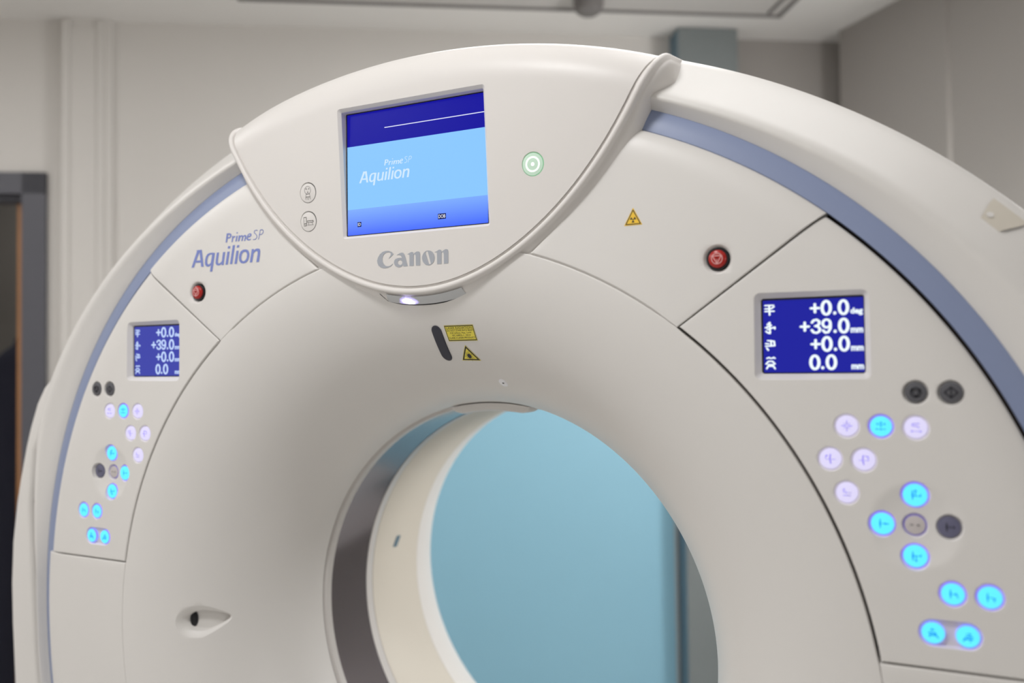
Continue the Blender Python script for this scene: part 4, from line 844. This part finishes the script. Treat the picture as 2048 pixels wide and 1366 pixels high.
# door: frame, stop and opened leaf
door = bpy.data.objects.new('door_1', None); COL.objects.link(door); tag(door, kind='structure')
door.location = onwall(-0.387, 0, 0)
def dpart(name, mats, fill):
    mb = MB(); fill(mb); mb.v = [tuple(np.array(p) - np.array(door.location)) for p in mb.v]; return mb.build(name, mats, door, sharp=20)
FW = 0.075
def frame_fill(mb):
    wbox(mb, DS1 - 0.005, DS1 + FW, -0.12, 0.016, 0, DZ + FW - 0.01); wbox(mb, DS0 - FW, DS0 + 0.005, -0.12, 0.016, 0, DZ + FW - 0.01); wbox(mb, DS0 - FW, DS1 + FW, -0.12, 0.016, DZ - 0.01, DZ + FW - 0.01)
    wbox(mb, DS1 - 0.02, DS1 - 0.005, -0.10, -0.03, 0, DZ - 0.01); wbox(mb, DS0 + 0.005, DS0 + 0.02, -0.10, -0.03, 0, DZ - 0.01); wbox(mb, DS0, DS1, -0.10, -0.03, DZ - 0.03, DZ - 0.01)
dpart('door_frame', ['frame'], frame_fill)
dpart('door_leaf', ['wood'], lambda mb: wbox(mb, DS1 - 0.052, DS1 - 0.022, -0.95, -0.06, 0.01, DZ - 0.035))
# dim corridor behind the door
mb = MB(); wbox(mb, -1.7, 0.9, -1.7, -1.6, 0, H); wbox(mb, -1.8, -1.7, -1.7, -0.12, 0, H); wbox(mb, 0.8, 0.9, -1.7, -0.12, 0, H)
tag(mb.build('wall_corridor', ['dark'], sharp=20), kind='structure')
# dark garment hanging just beyond the frame
def coat():
    mb = MB(); rows = []
    for z, hw, hd, sx in ((1.595, 0.012, 0.02, 0.0), (1.59, 0.028, 0.04, 0.0), (1.575, 0.038, 0.05, 0.0), (1.55, 0.046, 0.055, 0), (1.53, 0.075, 0.075, 0), (1.50, 0.105, 0.095, 0), (1.46, 0.12, 0.11, 0), (1.3, 0.125, 0.12, 0), (1.0, 0.135, 0.13, 0), (0.7, 0.15, 0.14, 0), (0.2, 0.16, 0.14, 0), (0.18, 0.10, 0.09, 0)):
        row = []
        for t in np.linspace(0, 2 * math.pi, 28, endpoint=False):
            f_ = 1 + 0.06 * math.sin(5 * t) * (1.5 - min(z, 1.5))
            row.append(onwall(-0.055 + hw * math.cos(t) * f_, -0.34 + hd * math.sin(t) * f_, z))
        rows.append(row)
    mb.grid(np.array(rows), closed=True); n = len(mb.v); mb.add(rows[0], [list(range(28))]); mb.add(rows[-1], [list(range(28))])
    return mb
root = bpy.data.objects.new('hanging_coat', None); COL.objects.link(root); root.location = onwall(-0.055, -0.34, 0)
tag(root, 'dark navy coat on a stand, in the open doorway at the far left edge', 'coat')
mb = coat(); mb.v = [tuple(np.array(p) - np.array(root.location)) for p in mb.v]; mb.build('cloth', ['coat'], root, sharp=60)
mb = MB(); revolve_pts = [(0.00001, 0.0), (0.14, 0.0), (0.14, 0.02), (0.02, 0.035), (0.016, 0.06), (0.016, 1.5), (0.00001, 1.5)]
mb.grid(np.array([[(r * math.cos(t), r * math.sin(t), z) for t in np.linspace(0, 2 * math.pi, 20, endpoint=False)] for r, z in revolve_pts]), closed=True); mb.build('stand', ['black'], root)
# light blue cladding on the back wall, seen through the bore
mb = MB(); wbox(mb, 0.9, 2.416, 0.0, 0.012, 0.1, 1.62)
cl = mb.build('wall_panel', ['bluewall'], sharp=20); tag(cl, 'light blue wall cladding seen through the round bore of the scanner', 'wall panel')
mb = MB(); wbox(mb, 2.416, 2.424, 0.0, 0.014, 0.1, 1.62); mb.build('edge_trim', ['bluetrim'], cl, sharp=20)
# grey boxed casing at the right end of the cladding, up to just under the ceiling
mb = MB(); wbox(mb, 2.432, 2.66, 0.0, 0.11, 0, H - 0.005); me_ = mb.me('casing')
cs = link('pipe_casing', me_, ['boxgrey', 'boxblue'], sharp=20); tag(cs, 'tall grey-green boxed casing against the wall, right of the blue cladding', 'casing')
for p in me_.polygons:
    if p.normal.dot(Vector((-WD[0], -WD[1], 0))) > 0.9: p.material_index = 1
# ceiling hatch with a dark fitting at its edge
hatch = bpy.data.objects.new('ceiling_hatch', None); COL.objects.link(hatch)
tag(hatch, 'large rectangular ceiling panel outlined by a dark gap, above the console', 'ceiling panel')
q0 = np.array([0.218, 2.086]); hd = -WD; hn = WN
hatch.location = (*(q0 + hd * 0.95 + hn * 0.5), H)
def hbox(mb, a0, a1, b0, b1, z0, z1, mi=0): mb.box(a0, a1, b0, b1, z0, z1, mi, lambda a, b, z: (*(q0 + hd * a + hn * b - np.array(hatch.location[:2])), z - H))
mb = MB(); hbox(mb, 0.012, 1.9, 0.012, 1.0, H - 0.006, H - 0.001); mb.build('panel', ['hatch'], hatch, sharp=20)
mb = MB()
for a0, a1, b0, b1 in ((0, 1.9, 0, 0.014), (0, 0.014, 0, 1.0), (0.05, 0.06, 0.03, 1.0)): hbox(mb, a0, a1, b0, b1, H - 0.012, H - 0.001)
mb.build('frame', ['hatchline'], hatch, sharp=20)
fx = q0 + hd * 0.72 + hn * 0.10
mb = MB(); mb.grid(np.array([[(r * math.cos(t), r * math.sin(t), z) for t in np.linspace(0, 2 * math.pi, 24, endpoint=False)] for r, z in ((0.05, 0.0), (0.052, -0.02), (0.044, -0.045), (0.03, -0.055), (0.00001, -0.056))]), closed=True)
tag(mb.build('spotlight', ['hatchline'], None, (fx[0], fx[1], H - 0.006)), 'small dark round ceiling fitting at the top edge of the picture', 'ceiling fitting')
